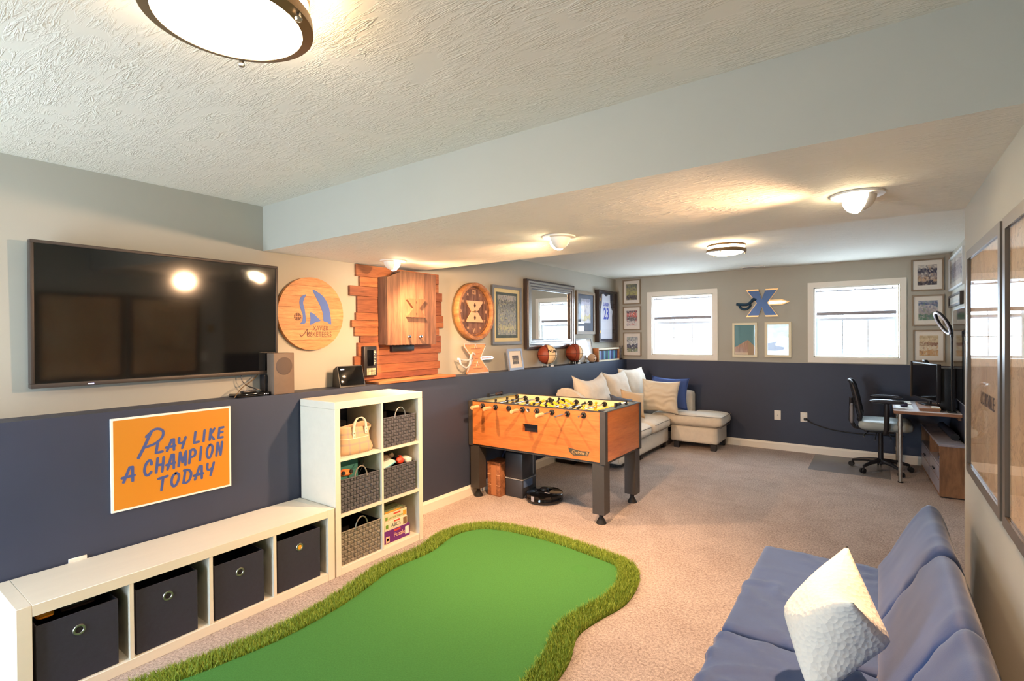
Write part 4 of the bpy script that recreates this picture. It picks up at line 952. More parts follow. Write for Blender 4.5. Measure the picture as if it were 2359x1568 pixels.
for i in range(8):
    x_ = .185+.1505*i-(FX+hx); front = i in (0, 1, 3, 5); cnt, colr = MEN[i]
    push = [-.10, -.08, .09, -.11, .06, -.10, -.03, .05][i]      # how far the rod is pushed through
    ya, yb = (-hy-.12, hy+.17) if front else (-hy-.17, hy+.12)
    ya = {0: -hy-.09, 1: -hy-.10, 2: -hy-.012, 3: -hy-.10, 4: -hy-.045, 5: -hy-.17, 6: -hy-.20, 7: -hy-.09}[i]
    rd = tb('rod', [(x_, ya, ZR), (x_, hy+(.10 if front else .09), ZR)], .008, M_rod2, t, 10)
    hyv = ya if front else hy+.09
    prof = [(0, 0), (.015, .002), (.019, .012), (.0155, .035), (.018, .07), (.017, .095), (.013, .105), (0, .106)]
    lt('handle', prof, M_handle if front else M_handle, rd, 14, Matrix.Translation((x_, ya-.08 if front else hy+.05, ZR)) @ Matrix.Rotation(-PI/2, 4, 'X'))
    for ys, s in ((-hy, 1), (hy, -1)):
        bm = NB(); lathe(bm, [(.012, 0), (.026, 0), (.026, .010), (.016, .016), (.012, .016), (.012, 0)], 6, Matrix.Translation((x_, ys-.0005*s, ZR)) @ Matrix.Rotation(PI/2*s, 4, 'X')); obj('bearing', bm, M_rubber, rd)
    for ye in (-hy+.055, hy-.055):
        lt('bumper', [(.010, -.012), (.022, -.012), (.024, 0), (.022, .012), (.010, .012), (.010, -.012)], M_rubber, rd, 16, Matrix.Translation((x_, ye, ZR)) @ Matrix.Rotation(PI/2, 4, 'X'))
    for k in range(cnt):
        yy = (k-(cnt-1)/2)*(.56/cnt if cnt > 2 else .24)+.02*math.sin(i*2.3); bm = NB(); man(bm, yy, [.1, -.2, 1.2, .25, 2.0, .9, .15, 1.4][i])
        o = obj('player', bm, M_blkmen if colr == 'b' else M_yel, rd, smooth=True); o.location = (x_, 0, ZR)
# score counters on both end rails
for sx in (-1, 1):
    xx = sx*(hx-.03)
    s_ = tb('score_rail', [(xx, -.11, FT+.026), (xx, .11, FT+.026)], .004, M_rod2, t, 8)
    for yy in (-.11, .11): bx('rail_bracket', (xx-.008, yy-.010, FT+.0042), (xx+.008, yy+.010, FT+.042), M_rubber, s_)
    for k in range(8): lt('score_bead', [(.005, -.007), (.014, -.006), (.014, .006), (.005, .007)], M_rubber if sx > 0 else M_handle2, s_, 12, Matrix.Translation((xx, (.02+k*.011) if sx < 0 else (-.09+k*.010), FT+.026)) @ Matrix.Rotation(PI/2, 4, 'X'))
bm = NB(); prism(bm, [(-.10, .05), (.02, .035), (.10, .04), (.085, .0), (-.05, -.01), (-.085, .012)], -.0004, 0); lg = obj('logo_plate', bm, plain('logo_grey', srgb(74, 66, 50), .5), t); lg.location = (1.19-.718, -hy-.0002, .545)
text(lg, 'lettering', 'Cyclone II', .036, .005, .018, -.0006, plain('logo_pale', srgb(180, 140, 84), .5), shear=.3, bold=.0006)

# things under the table
t = thing('brown_storage_box', 'tall narrow brown patterned box on the carpet under the foosball table', 'box', (.200, 3.95, 0))
M_bb = wood('box_lattice', srgb(134, 82, 52), srgb(176, 116, 76), .6, 6, (6, 6, 6)); 
bx('box_body', (-.075, -.09, 0), (.075, .09, .30), M_bb, t, .003)
for z in (.10, .20): bx('drawer_line', (-.0752, -.0908, z), (.0755, -.0902, z+.006), M_pale, t)
bx('front_band', (-.03, -.0915, .01), (.03, -.0905, .29), plain('box_pale_brown', srgb(176, 116, 76), .6), t); bx('box_lid', (-.078, -.093, .3005), (.078, .093, .325), M_bb, t, .004)
t = thing('vacuum_dock', 'tall dark grey robot vacuum docking station under the foosball table', 'vacuum dock', (.385, 4.05, 0))
M_dock = plain('dock_grey', srgb(52, 52, 56), .45)
bx('lower_body', (-.10, -.12, 0), (.10, .12, .17), M_dock, t, .012); bx('tank', (-.10, -.12, .1785), (.10, .12, .42), M_dock, t, .014); bx('seam_strip', (-.1012, -.1212, .1705), (.1012, .1212, .178), plain('dock_seam', srgb(150, 148, 146), .4), t)
bx('edge_strip', (.1005, .06, .20), (.1015, .064, .40), plain('dock_edge', srgb(200, 200, 204), .3), t); bx('sensor_window', (.1002, -.10, .10), (.1012, .05, .165), plain('dock_window', srgb(96, 116, 150), .2), t)  # narrow pale strip up the tank side, plain colour without emission
bx('ramp', (.1005, -.09, .0), (.110, .09, .022), M_dock, t, .004)
tag(tb('vacuum_hose', catmull([(.18, 4.02, .334), (.19, 4.06, .39), (.23, 4.09, .43), (.29, 4.10, .445), (.34, 4.08, .429)], 6, False), .007, plain('hose_blue', srgb(86, 98, 150), .4), n=8), 'blue hose arching between the brown box and the vacuum dock', 'hose')
t = thing('robot_vacuum', 'round black robot vacuum parked on the carpet under the foosball table', 'robot vacuum', (.672, 4.02, 0))
lt('body', [(0, .012), (.165, .012), (.172, .02), (.172, .045), (.168, .05), (.168, .054), (.172, .058), (.170, .078), (.160, .084), (0, .088)], M_blackgloss, t, 48)
lt('turret', [(.0, .108), (.035, .106), (.040, .10), (.040, .0885), (.0, .0885)], M_black, t, 24, Matrix.Translation((-.02, .03, 0)))
bx('front_badge', (-.035, -.1745, .03), (-.005, -.170, .075), M_rod, t); bx('button', (.03, -.05, .0865), (.08, -.035, .089), M_rod, t)
for sx in (-1, 1): lt('wheel', [(0, .01), (.03, .01), (.03, -.01), (0, -.01)], M_rubber, t, 16, Matrix.Translation((sx*.11, 0, .030)) @ Matrix.Rotation(PI/2, 4, 'Y'))

# ------------------------------------------------------------------ corner sofa with chaise
M_sofa = plain('sofa_linen', srgb(216, 207, 192), .9, var=.05, vs=20, bump=.25, bs=350, sheen=.2)
M_piping = plain('sofa_piping', srgb(132, 124, 116), .9); M_foot = plain('sofa_foot', srgb(40, 34, 32), .5)
t = thing('corner_sofa', 'beige fabric corner sofa with chaise in the far left corner', 'sofa', (.5, 6.4, 0))
def so(name, lo, hi, r, cuts, bulge, amp=.004, seed=1., mat=None):
    bm = NB(); smoothbox(bm, [lo[0]-.5, lo[1]-6.4, lo[2]], [hi[0]-.5, hi[1]-6.4, hi[2]], r, cuts, bulge); soft(bm, amp, 6, seed); return obj(name, bm, mat or M_sofa, t, smooth='all')
so('base', (.03, 5.32, .075), (.865, 6.915, .27), .02, 6, (.006, .0, 0), .002)
so('backrest', (.025, 5.39, .20), (.15, 7.49, .76), .06, 8, (.01, 0, .0))
# near arm: high at the wall, sloping down to the front
bm = NB(); P = [(.03, .08), (.86, .08), (.865, .40), (.84, .52), (.70, .60), (.45, .76), (.30, .86), (.20, .905), (.08, .895), (.03, .85)]
prism(bm, [(x-.5, z) for x, z in P], 5.305-6.4, 5.385-6.4); bmesh.ops.bevel(bm, geom=bm.edges[:], offset=.022, segments=3, affect='EDGES'); obj('arm', bm, M_sofa, t, smooth=True)
so('chaise_backrest', (.26, 7.30, .20), (1.065, 7.505, .735), .05, 8, (0, .012, .012))
so('chaise_base', (.885, 6.93, .085), (1.49, 7.49, .305), .02, 6, (0, 0, 0), .002)
so('chaise_cushion', (.62, 6.915, .308), (1.545, 7.29, .462), .06, 10, (.012, .008, .014))
so('chaise_cushion', (1.07, 7.20, .309), (1.54, 7.50, .458), .06, 8, (.012, .0, .010))
so('seat_cushion', (.24, 5.40, .272), (.905, 6.215, .425), .065, 10, (.02, .0, .03)); so('seat_cushion', (.24, 6.225, .272), (.905, 6.905, .43), .065, 10, (.02, .0, .028))
for ya, yb in ((5.46, 6.16), (6.28, 6.85)):
    tb('piping', [(.912-.5, ya-6.4, .385), (.912-.5+.004, (ya+yb)/2-6.4, .392), (.912-.5, yb-6.4, .385)], .004, M_piping, t, 6); tb('piping', [(.905-.5, ya-6.4, .292), (.905-.5+.004, (ya+yb)/2-6.4, .292), (.905-.5, yb-6.4, .292)], .004, M_piping, t, 6)
tb('piping', [(.95-.5, 6.914-6.4, .445), (1.50-.5, 6.914-6.4, .448), (1.546-.5, 6.96-6.4, .445), (1.548-.5, 7.45-6.4, .445)], .004, M_piping, t, 6); tb('piping', [(.90-.5, 6.92-6.4, .312), (1.50-.5, 6.92-6.4, .312), (1.535-.5, 6.96-6.4, .312), (1.535-.5, 7.45-6.4, .312)], .004, M_piping, t, 6)
for x_, y_ in ((1.44, 6.975), (1.44, 7.45), (.96, 6.975), (.80, 6.0), (.80, 6.86)): bx('foot', (x_-.5-.035, y_-6.4-.035, 0), (x_-.5+.035, y_-6.4+.035, .084), M_foot, t, .003, 1)
bx('foot', (.02-.5, 5.33-6.4, 0), (.26-.5, 5.42-6.4, .074), M_foot, t)
bx('plinth', (.05-.5, 5.45-6.4, .03), (.82-.5, 6.88-6.4, .0745), M_foot, t)
def cushion(label, loc, w, h, th, rot, mat, wr=.012, seed=1., sag=.0, pinch=.12, name='throw_pillow', grp=None, n=16, ruch=0.):
    t = thing(name, label, 'pillow', loc, rot=rot, group=grp); bm = NB(); pillow(bm, w, h, th, n, pinch, wr, seed, None, sag, ruch)
    obj('cover', bm, mat, t, smooth='all')
    pts = []
    for u, v in [(k/8*2-1, -1) for k in range(8)]+[(1, k/8*2-1) for k in range(8)]+[(1-k/8*2, 1) for k in range(8)]+[(-1, 1-k/8*2) for k in range(8)]:
        pts.append((u*w/2*(1-pinch*(1-v*v)*abs(u)**3), 0, v*h/2*(1-pinch*(1-u*u)*abs(v)**3)-(sag*(1-u*u)*max(0, v))))
    tb('seam_welt', pts, .004, mat, t, 6, closed=True); return t
# facing direction: local -y is the front of a pillow
cushion('large beige back pillow slumped on the sofa arm nearest the foosball table', (.30, 5.772, .775), .74, .56, .26, (-.30, 0, PI/2-.05), M_sofa, .02, 1.7, .06)
cushion('large beige back pillow in the middle of the sofa', (.34, 6.415, .775), .54, .56, .24, (-.28, 0, PI/2-.15), M_sofa, .018, 4.2, .02)
cushion('large beige back pillow nearest the far wall', (.34, 6.98, .785), .56, .56, .24, (-.24, 0, PI/2-.25), M_sofa, .018, 6.1, .0)
M_ruch = plain('ruched_cover', srgb(218, 206, 186), .9, bump=.3, bs=60, stretch=(1, 1, 3)); M_bluepil = plain('blue_cover', srgb(64, 88, 150), .85, bump=.3, bs=200); M_slatepil = plain('slate_cover', srgb(78, 84, 100), .85)
cushion('ruched beige throw pillow in front of a blue one on the sofa', (.77, 6.85, .69), .50, .44, .16, (-.12, .06, .28), M_ruch, .010, 2.2, n=44, ruch=.006)
cushion('blue throw pillow tucked behind the ruched beige pillow', (.83, 7.06, .72), .50, .44, .10, (-.10, .06, .30), M_bluepil, .008, 3.)
cushion('small dark slate pillow lying by the middle back pillow', (.60, 5.98, .618), .34, .32, .12, (-.6, .25, PI/2-.6), M_slatepil, .008, 5.)
cushion('small tan pillow propped against the middle back pillow', (.60, 6.30, .638), .34, .34, .12, (-.4, .2, PI/2-.7), plain('tan_cover', srgb(206, 176, 140), .9), .008, 7.)

# ------------------------------------------------------------------ far wall pictures
def mag(name, bands, seed, cells=11): return art(name, bands, cells, .5, seed)
far = [('framed_cover', 'top picture of the column left of the window, yellow-green figures', -.05+.1425, 2.005, .29, .378, mag('cover_a', [(0, C(90, 84, 96)), (.3, C(176, 170, 110)), (.55, C(150, 146, 110)), (.8, C(110, 116, 104))], 21)),
       ('framed_cover', 'middle picture of the column left of the window, red patch at top', -.05+.1445, 1.606, .29, .366, mag('cover_b', [(0, C(220, 212, 206)), (.35, C(120, 118, 122)), (.6, C(206, 110, 104)), (.85, C(96, 92, 104))], 22)),
       ('framed_cover', 'lowest picture of the column left of the window, blue figure on white', -.05+.1475, 1.203, .292, .368, mag('cover_c', [(0, C(150, 160, 130)), (.25, C(76, 80, 110)), (.5, C(220, 222, 224)), (.75, C(170, 176, 180))], 23)),
       ('framed_cover', 'top picture of the column right of the far window, dark navy shape', 3.651, 2.008, .291, .363, mag('cover_d', [(0, C(66, 62, 70)), (.2, C(190, 160, 130)), (.4, C(150, 140, 140)), (.6, C(52, 56, 84)), (.82, C(206, 200, 190))], 24)),
       ('framed_cover', 'middle picture of the column right of the far window, green field', 3.657, 1.607, .288, .355, mag('cover_e', [(0, C(96, 130, 106)), (.3, C(170, 160, 160)), (.6, C(196, 190, 190)), (.75, C(84, 100, 140)), (.88, C(150, 160, 180))], 25)),
       ('framed_cover', 'lowest picture of the column right of the far window, tan figures', 3.664, 1.197, .286, .366, mag('cover_f', [(0, C(206, 160, 110)), (.3, C(220, 206, 180)), (.5, C(150, 110, 90)), (.65, C(214, 196, 160)), (.85, C(196, 176, 140))], 26))]
for nm, lab, x, z, w, h, am in far: frame(nm, lab, (x, YB, z), 0, w, h, .016, .022, M_tan, (.042, .042, .05, .05), M_whitemat, am, group='six framed covers on the far wall')
# two cream frames below the blue letter
M_crfr = plain('cream_frame', srgb(226, 214, 182), .45)
t = frame('building_picture', 'cream framed picture of a gabled building under a teal sky', (1.714, YB, 1.218), 0, .314, .465, .028, .022, M_crfr, (0, 0, 0, 0), plain('teal_sky', srgb(92, 142, 150), .6), None)
bm = NB(); prism(bm, [(-.129, .03), (.129, .03), (.129, .14), (.04, .235), (-.129, .13)], -.0112, -.0102); b_ = obj('building', bm, wood('building_print', srgb(176, 140, 118), srgb(206, 172, 148), .7, 8, (8, 1, 1)), t)
bm = NB(); prism(bm, [(.04, .03), (.129, .03), (.129, .14), (.04, .235)], -.0118, -.0113); obj('gable_end', bm, plain('gable_print', srgb(176, 150, 120), .7), b_)
bx('caption_strip', (-.129, -.0113, .0295), (.129, -.0103, .062), plain('caption_cream', srgb(222, 200, 172), .7), t)
t = frame('mirror_picture', 'cream framed picture with bright pale green scene and dark blue shape', (2.1195, YB, 1.221), 0, .314, .464, .03, .024, M_crfr, (0, 0, 0, 0), art('pale_scene', [(0, C(206, 208, 206)), (.2, C(190, 206, 200)), (.6, C(150, 190, 140)), (.8, C(186, 208, 176)), (.9, C(130, 176, 140))], 4, .5, 31, rough=.2), None)
bm = NB(); prism(bm, [(-.12, .09), (-.03, .085), (.07, .105), (.075, .13), (.0, .15), (-.02, .145), (-.035, .17), (-.01, .21), (-.05, .20), (-.08, .19), (-.12, .185)], -.0132, -.0122); obj('dark_shape', bm, plain('deep_blue_print', srgb(72, 78, 136), .5), t)
# blue letter emblem with sword
t = thing('blue_letter_emblem', 'blue metal letter emblem with gold edge and sword between the windows', 'emblem', (1.93, YB, 1.77), 0)
M_goldedge = plain('gold_edge', srgb(196, 160, 110), .35, .6); M_bluemet = plain('blue_metal', srgb(18, 62, 108), .3, .3)
cz_ = .175
bm = NB(); prism(bm, Xpoly(0, cz_, .40, .37), -.016, -.004); xo = obj('gold_backing', bm, M_goldedge, t)
bm = NB(); prism(bm, Xpoly(0, cz_, .355, .33), -.024, -.0162); obj('blue_letter', bm, M_bluemet, t)
bx('standoff', (-.03, -.004, cz_-.03), (.03, 0, cz_+.03), M_steel, t)
bm = NB(); prism(bm, [(.07, cz_-.034), (.24, cz_-.034), (.33, cz_+.002), (.24, cz_+.038), (.07, cz_+.036)], -.014, -.006); sw = obj('sword_blade', bm, M_goldedge, t)
bm = NB(); prism(bm, [(.08, cz_-.018), (.23, cz_-.018), (.295, cz_+.002), (.23, cz_+.022), (.08, cz_+.020)], -.0165, -.0142); obj('blade_inlay', bm, plain('blade_silver', srgb(190, 200, 196), .25, .8), sw)
M_hilt = plain('hilt_blue', srgb(38, 70, 96), .35, .3)
tb('sword_guard', catmull([(-.32, -.014, cz_-.005), (-.26, -.016, cz_-.012), (-.18, -.018, cz_-.012), (-.135, -.018, cz_+.02), (-.105, -.018, cz_+.055), (-.07, -.018, cz_+.04)], 5, False), .019, M_hilt, t, 8)
tb('sword_guard', catmull([(-.285, -.014, cz_-.01), (-.27, -.016, cz_-.055), (-.215, -.018, cz_-.08), (-.16, -.018, cz_-.055), (-.14, -.018, cz_-.01)], 5, False), .015, M_hilt, t, 8)
# outlets
for x, lab, sock in ((2.111, 'white cable wall plate on the navy wall nearest the sofa', 0), (2.415, 'white outlet with a black plug on the navy wall behind the chair', 1)):
    t = thing('wall_plate', lab, 'outlet', (x, YB, .394))
    bx('plate', (-.039, -.006, 0), (.039, 0, .124), M_white, t, .002, 1)
    if sock:
        for z in (.028, .076): bx('socket', (-.017, -.0085, z), (.017, -.0061, z+.03), M_paper, t, .002, 1)
    else: lt('coax_jack', [(.0, .012), (.004, .012), (.006, 0)], M_steel, t, 12, Matrix.Translation((0, -.006, .062)) @ Matrix.Rotation(PI/2, 4, 'X'))
t = thing('desk_power_lead', 'black lead drooping from the wall outlet toward the desk', 'cord', (2.43, YB, .43))
bx('plug', (-.015, -.045, -.012), (.022, -.009, .020), M_black, t, .006)
tb('cable', catmull([(.02, -.03, .0), (.10, -.04, -.05), (.30, -.05, -.10), (.55, -.05, -.12), (.80, -.05, -.115), (1.0, -.05, -.11)], 6, False), .0055, M_black, t, 8)
# clear chair mat
M_mat = NT('clear_vinyl'); M_mat.p.inputs['Base Color'].default_value = srgb(150, 148, 150); M_mat.p.inputs['Roughness'].default_value = .25; M_mat.p.inputs['Alpha'].default_value = .55
tag(bx('chair_mat', (2.545, 6.62, .0005), (3.30, 7.50, .004), M_mat.m, bev=.001, seg=1), 'translucent grey plastic chair mat on the carpet under the office chair', 'floor mat')

# ------------------------------------------------------------------ right far wall: long frames and flat screen
frame('long_framed_collage', 'long white framed photo collage high on the right far wall', (W2, 6.93, 1.985), RW, 1.15, .355, .02, .022, plain('pale_frame', srgb(206, 210, 212), .4), (.05, .05, .06, .06), M_whitemat, mag('collage', [(0, C(200, 196, 190)), (.2, C(150, 140, 150)), (.5, C(90, 84, 110)), (.75, C(170, 160, 160))], 33, 16))
frame('dark_framed_print', 'framed pale print with dark edge below the long collage', (W2, 6.93, 1.80), RW, .96, .125, .02, .03, M_blkfr, (.03, .03, .02, .02), M_whitemat, mag('pale_print', [(0, C(190, 200, 196)), (.5, C(220, 222, 218))], 34))
t = thing('flat_screen', 'glossy flat screen on the right far wall above the console', 'television', (W2, 6.42, .86), RW)
bx('bezel', (-.55, -.028, 0), (.55, -.002, .905), plain('pale_bezel', srgb(150, 160, 172), .3, .5), t, .003)
bx('screen', (-.538, -.0296, .012), (.538, -.0282, .893), M_blackgloss, t)

# ------------------------------------------------------------------ desk, chair, console
DT = .74
t = thing('desk', 'pale topped desk on round metal legs against the right far wall', 'desk', (3.585, 7.0, 0))
M_dtop = plain('desk_top_white', srgb(214, 210, 214), .35); M_dedge = wood('desk_edge', srgb(128, 88, 62), srgb(160, 116, 84), .5, 3, (1, 12, 12))
bx('desktop', (-.262, -.487, DT-.006), (.265, .487, DT), M_dtop, t); bx('desktop_core', (-.263, -.488, DT-.034), (.266, .488, DT-.0062), M_dedge, t)
bx('wall_cleat', (.245, -.40, DT-.075), (.268, .40, DT-.0345), M_dedge, t)
for x_, y_ in ((-.21, -.455), (-.21, .44)):
    lg = tb('leg', [(x_, y_, .012), (x_, y_, DT-.036)], [.0165, .0195], M_steel, t, 16)
    for z in (.18, .60): lt('clamp_collar', [(.019, z-.022), (.024, z-.022), (.024, z+.022), (.019, z+.022), (.019, z-.022)], M_steel, lg, 16, Matrix.Translation((x_, y_, 0)))
    lt('foot_pad', [(0, 0), (.021, 0), (.021, .012), (0, .012)], M_rubber, lg, 16, Matrix.Translation((x_, y_, 0)))
# monitor
t = thing('computer_monitor', 'black computer monitor angled toward the chair on the desk', 'monitor', (3.60, 6.93, DT+.031), RW+.29)
M_mon = plain('monitor_black', srgb(32, 30, 32), .4)
bx('frame', (-.31, -.018, .055), (.31, .018, .44), M_mon, t, .004); bx('screen', (-.30, -.0195, .072), (.30, -.0182, .43), M_blackgloss, t); 
tb('neck', [(0, .035, .01), (0, .035, .20)], .018, M_mon, t, 10); bx('stand_base', (-.09, -.04, 0), (.09, .055, .012), M_mon, t, .004)
bx('side_edge', (-.3105, -.03, .05), (-.296, .02, .445), plain('monitor_edge', srgb(70, 58, 46), .5), t)
t = thing('webcam', 'small webcam clipped on top of the monitor', 'webcam', (3.60, 6.93, DT+.473), RW+.29)
bx('body', (-.03, -.02, .002), (.03, .012, .03), M_black, t, .006); lt('lens', [(0, .004), (.008, .004), (.009, 0)], M_chrome, t, 12, Matrix.Translation((0, -.02, .016)) @ Matrix.Rotation(PI/2, 4, 'X')); bx('clip', (-.012, .012, -.02), (.012, .028, .012), M_black, t)
t = thing('desktop_tower', 'black desktop computer tower on the desk behind the monitor', 'computer', (3.765, 6.89, DT+.001))
bx('case', (-.062, -.16, 0), (.06, .16, .425), M_black, t, .004); bx('front_strip', (-.0632, -.10, .05), (-.0622, .10, .40), M_blackgloss, t)
t = thing('monitor_riser', 'wooden monitor riser shelf on the desk', 'riser', (3.64, 6.86, DT+.0005))
bx('riser_top', (-.115, -.27, .018), (.06, .30, .030), M_dedge, t); bx('riser_side', (-.11, -.265, 0), (.055, -.25, .0178), M_dedge, t); bx('riser_side', (-.11, .28, 0), (.055, .295, .0178), M_dedge, t)
t = thing('keyboard', 'black keyboard pushed under the monitor riser', 'keyboard', (3.605, 6.855, DT+.0005)); bx('case', (-.07, -.22, 0), (.07, .22, .010), M_black, t, .003)
for i in range(4):
    for j in range(14): bx('key', (-.055+i*.03, -.205+j*.0295, .0102), (-.031+i*.03, -.181+j*.0295, .0145), M_mon, t)
t = thing('notepad', 'cream paper pad on the near end of the monitor riser', 'paper', (3.66, 6.655, DT+.0312)); bx('pages', (-.03, -.06, 0), (.035, .05, .010), M_creammat, t); bx('top_sheet', (-.031, -.061, .0102), (.033, .048, .0112), M_paper, t)
t = thing('computer_mouse', 'purple-black mouse on a white pad near the front of the desk', 'mouse', (3.415, 6.87, DT+.003)); bm = NB(); smoothbox(bm, (-.035, -.05, 0), (.035, .05, .045), .022, 5); obj('shell', bm, plain('mouse_purple', srgb(58, 48, 78), .3), t, smooth='all'); lt('wheel', [(0, .006), (.008, .005), (.008, -.005), (0, -.006)], M_rubber, t, 10, Matrix.Translation((0, .02, .043)) @ Matrix.Rotation(PI/2, 4, 'Y'))
tag(bx('mouse_pad', (3.345, 6.70, DT+.0003), (3.49, 7.02, DT+.0028), M_paper, bev=.001, seg=1), 'white mouse pad near the front corner of the desk', 'mouse pad')
t = thing('open_notebook', 'open blue-white notebook lying toward the back of the desk', 'notebook', (3.42, 7.22, DT+.0005)); 
for s in (-1, 1): bx('page_block', (-.07, .002 if s > 0 else -.132, .003), (.07, .132 if s > 0 else -.002, .012), M_paper, t, .002, 1)
bx('cover', (-.072, -.135, 0), (.072, .135, .0028), M_sblue, t)
t = thing('ring_light', 'ring light on a slim black stand at the back of the desk', 'ring light', (3.783, 6.60, DT+.001))
bx('base', (-.035, -.04, 0), (.035, .04, .012), M_black, t, .003); tb('pole', [(0, 0, .012), (0, .01, .78)], .009, M_black, t, 10); bx('joint', (-.012, -.002, .74), (.012, .022, .80), M_mon, t, .004)
c = Vector((-.064, .02, .885)); nrm = Vector((-.87, -.17, -.44)).normalized(); l1 = Vector((.45, 0, -.89)); l1 = (l1-nrm*l1.dot(nrm)).normalized(); l2 = nrm.cross(l1)
tb('ring_housing', [c+(l1*math.cos(a)+l2*math.sin(a))*.118 for a in [2*PI*k/28 for k in range(28)]], .014, M_mon, t, 8, closed=True)
tb('light_tube', [c+nrm*.009+(l1*math.cos(a)+l2*math.sin(a))*.118 for a in [2*PI*k/28 for k in range(28)]], .0105, plain('ring_diffuser', srgb(214, 218, 236), .3), t, 8, closed=True)
# office chair (faces +x)
t = thing('office_chair', 'black mesh-back office chair with grey seat at the desk', 'office chair', (3.215, 6.98, 0))
M_mesh = plain('chair_frame', srgb(30, 30, 34), .35); M_seat = plain('chair_seat', srgb(150, 158, 156), .4); M_arm = plain('arm_pad', srgb(44, 44, 52), .25)
for k in range(5):
    a = 2*PI*k/5+.35; dx, dy = math.cos(a), math.sin(a)
    lg = tb('base_leg', [(dx*.03, dy*.03, .115), (dx*.16, dy*.16, .105), (dx*.27, dy*.27, .078)], [.026, .021, .015], M_mesh, t, 8)
    for s in (-1, 1): lt('caster_wheel', [(0, .009), (.026, .008), (.028, 0), (.026, -.008), (0, -.009)], M_rubber, lg, 14, Matrix.Translation((dx*.285-dy*.014*s, dy*.285+dx*.014*s, .0325)) @ Matrix.Rotation(a, 4, 'Z') @ Matrix.Rotation(PI/2, 4, 'X'))
    tb('caster_stem', [(dx*.272, dy*.272, .03), (dx*.272, dy*.272, .085)], .009, M_mesh, lg, 8)
lt('hub', [(0, .13), (.038, .13), (.045, .10), (.04, .08), (0, .08)], M_mesh, t, 20); tb('gas_column', [(0, 0, .12), (0, 0, .44)], [.027, .022], M_mesh, t, 14)
bx('mechanism', (-.15, -.08, .43), (.12, .08, .475), M_mesh, t, .01)
for x_, z_ in ((-.15, .395), (-.05, .37), (.09, .385)): tb('lever', [(x_*.6, -.05, .45), (x_, -.16, z_+.02), (x_, -.2, z_)], .006, M_chrome, t, 6); 
bm = NB(); smoothbox(bm, (-.20, -.24, .475), (.28, .24, .575), .045, 8, (.0, .0, .012)); obj('seat', bm, M_seat, t, smooth='all')
# back: curved frame with lattice
def backp(u, v): # u across y, v up 0..1
    z = .56+v*.44; x = -.205-.05*math.sin(v*1.5)-.02*v+.045*u*u-.045*max(0, v-.55); return Vector((x, u*.225*(1-.12*v*v), z))
tb('back_frame', [backp(math.cos(a)*1., .52+.5*math.sin(a)) if False else backp(math.copysign(min(1, abs(math.cos(a))*1.25), math.cos(a)), .5+.5*math.copysign(min(1, abs(math.sin(a))*1.2), math.sin(a))) for a in [2*PI*k/40 for k in range(40)]], .016, M_mesh, t, 8, closed=True)
for k in range(9):
    v_ = .08+k*.105; tb('mesh_strand', [backp(u, v_) for u in (-1, -.5, 0, .5, 1)], .0045, M_mesh, t, 6)
for k in range(7): u_ = -.78+k*.26; tb('mesh_strand', [backp(u_, v) for v in (.03, .3, .6, .97)], .004, M_mesh, t, 6)
bm = NB(); N = 8
for i in range(N+1):
    for j in range(N+1): bm.verts.new(backp(-1+2*i/N, .3+.68*j/N)+Vector((.004, 0, 0)))
bm.verts.ensure_lookup_table()
for i in range(N):
    for j in range(N): bm.faces.new([bm.verts[q] for q in (i*(N+1)+j, (i+1)*(N+1)+j, (i+1)*(N+1)+j+1, i*(N+1)+j+1)])
o = obj('back_mesh', bm, plain('mesh_cloth', srgb(40, 40, 46), .8), t, smooth='all'); o.modifiers.new('s', 'SOLIDIFY').thickness = .003
bm = NB(); smoothbox(bm, (-.285, -.13, .52), (-.245, .13, .74), .018, 5); obj('lumbar_pad', bm, plain('lumbar_grey', srgb(120, 116, 118), .4), t, smooth='all')
tb('back_upright', [(-.13, 0, .455), (-.24, 0, .47), (-.275, 0, .54), (-.27, 0, .80)], .022, M_mesh, t, 8)
for s in (-1, 1):
    tb('arm_post', [(.04, s*.245, .455), (.05, s*.275, .52), (.055, s*.275, .785)], [.022, .026, .024], M_mesh, t, 10)
    bm = NB(); smoothbox(bm, (-.10, s*.275-.045, .785), (.20, s*.275+.045, .815), .014, 6, (0, 0, .012)); obj('arm_pad', bm, M_arm, t, smooth='all')
# console
M_con = wood('console_wood', srgb(120, 84, 54), srgb(152, 110, 74), .5, 2, (6, 6, 1.2)); M_contop = plain('console_top', srgb(150, 146, 156), .3, var=.08, vs=6, stretch=(8, 1, 8))
t = thing('media_console', 'low wooden media console with open shelf and drawers beside the desk', 'console', (3.7222, 6.8037, 0), math.radians(2.6))
x0, x1, y0, y1 = 3.655-3.752, 3.846-3.752, 6.145-6.80, 7.46-6.80
bx('top_panel', (x0-.006, y0-.006, .476), (x1, y1, .496), M_contop, t, .001, 1)
for a in (y0, (y0+y1)/2-.01, y1-.02): bx('side_panel', (x0, a, .012), (x1, a+.02, .4755), M_con, t)
bx('bottom_panel', (x0, y0+.0205, .012), (x1, y1-.0205, .032), M_con, t); bx('back_panel', (x1-.008, y0+.0205, .0325), (x1, y1-.0205, .475), M_con, t); bx('plinth', (x0+.01, y0+.01, 0), (x1-.01, y1-.01, .0118), M_black, t)
bx('shelf_board', (x0, y0+.0205, .285), (x1-.0085, (y0+y1)/2-.0105, .303), M_contop, t); bx('shelf_board', (x0, (y0+y1)/2+.0105, .285), (x1-.0085, y1-.0205, .303), M_contop, t)
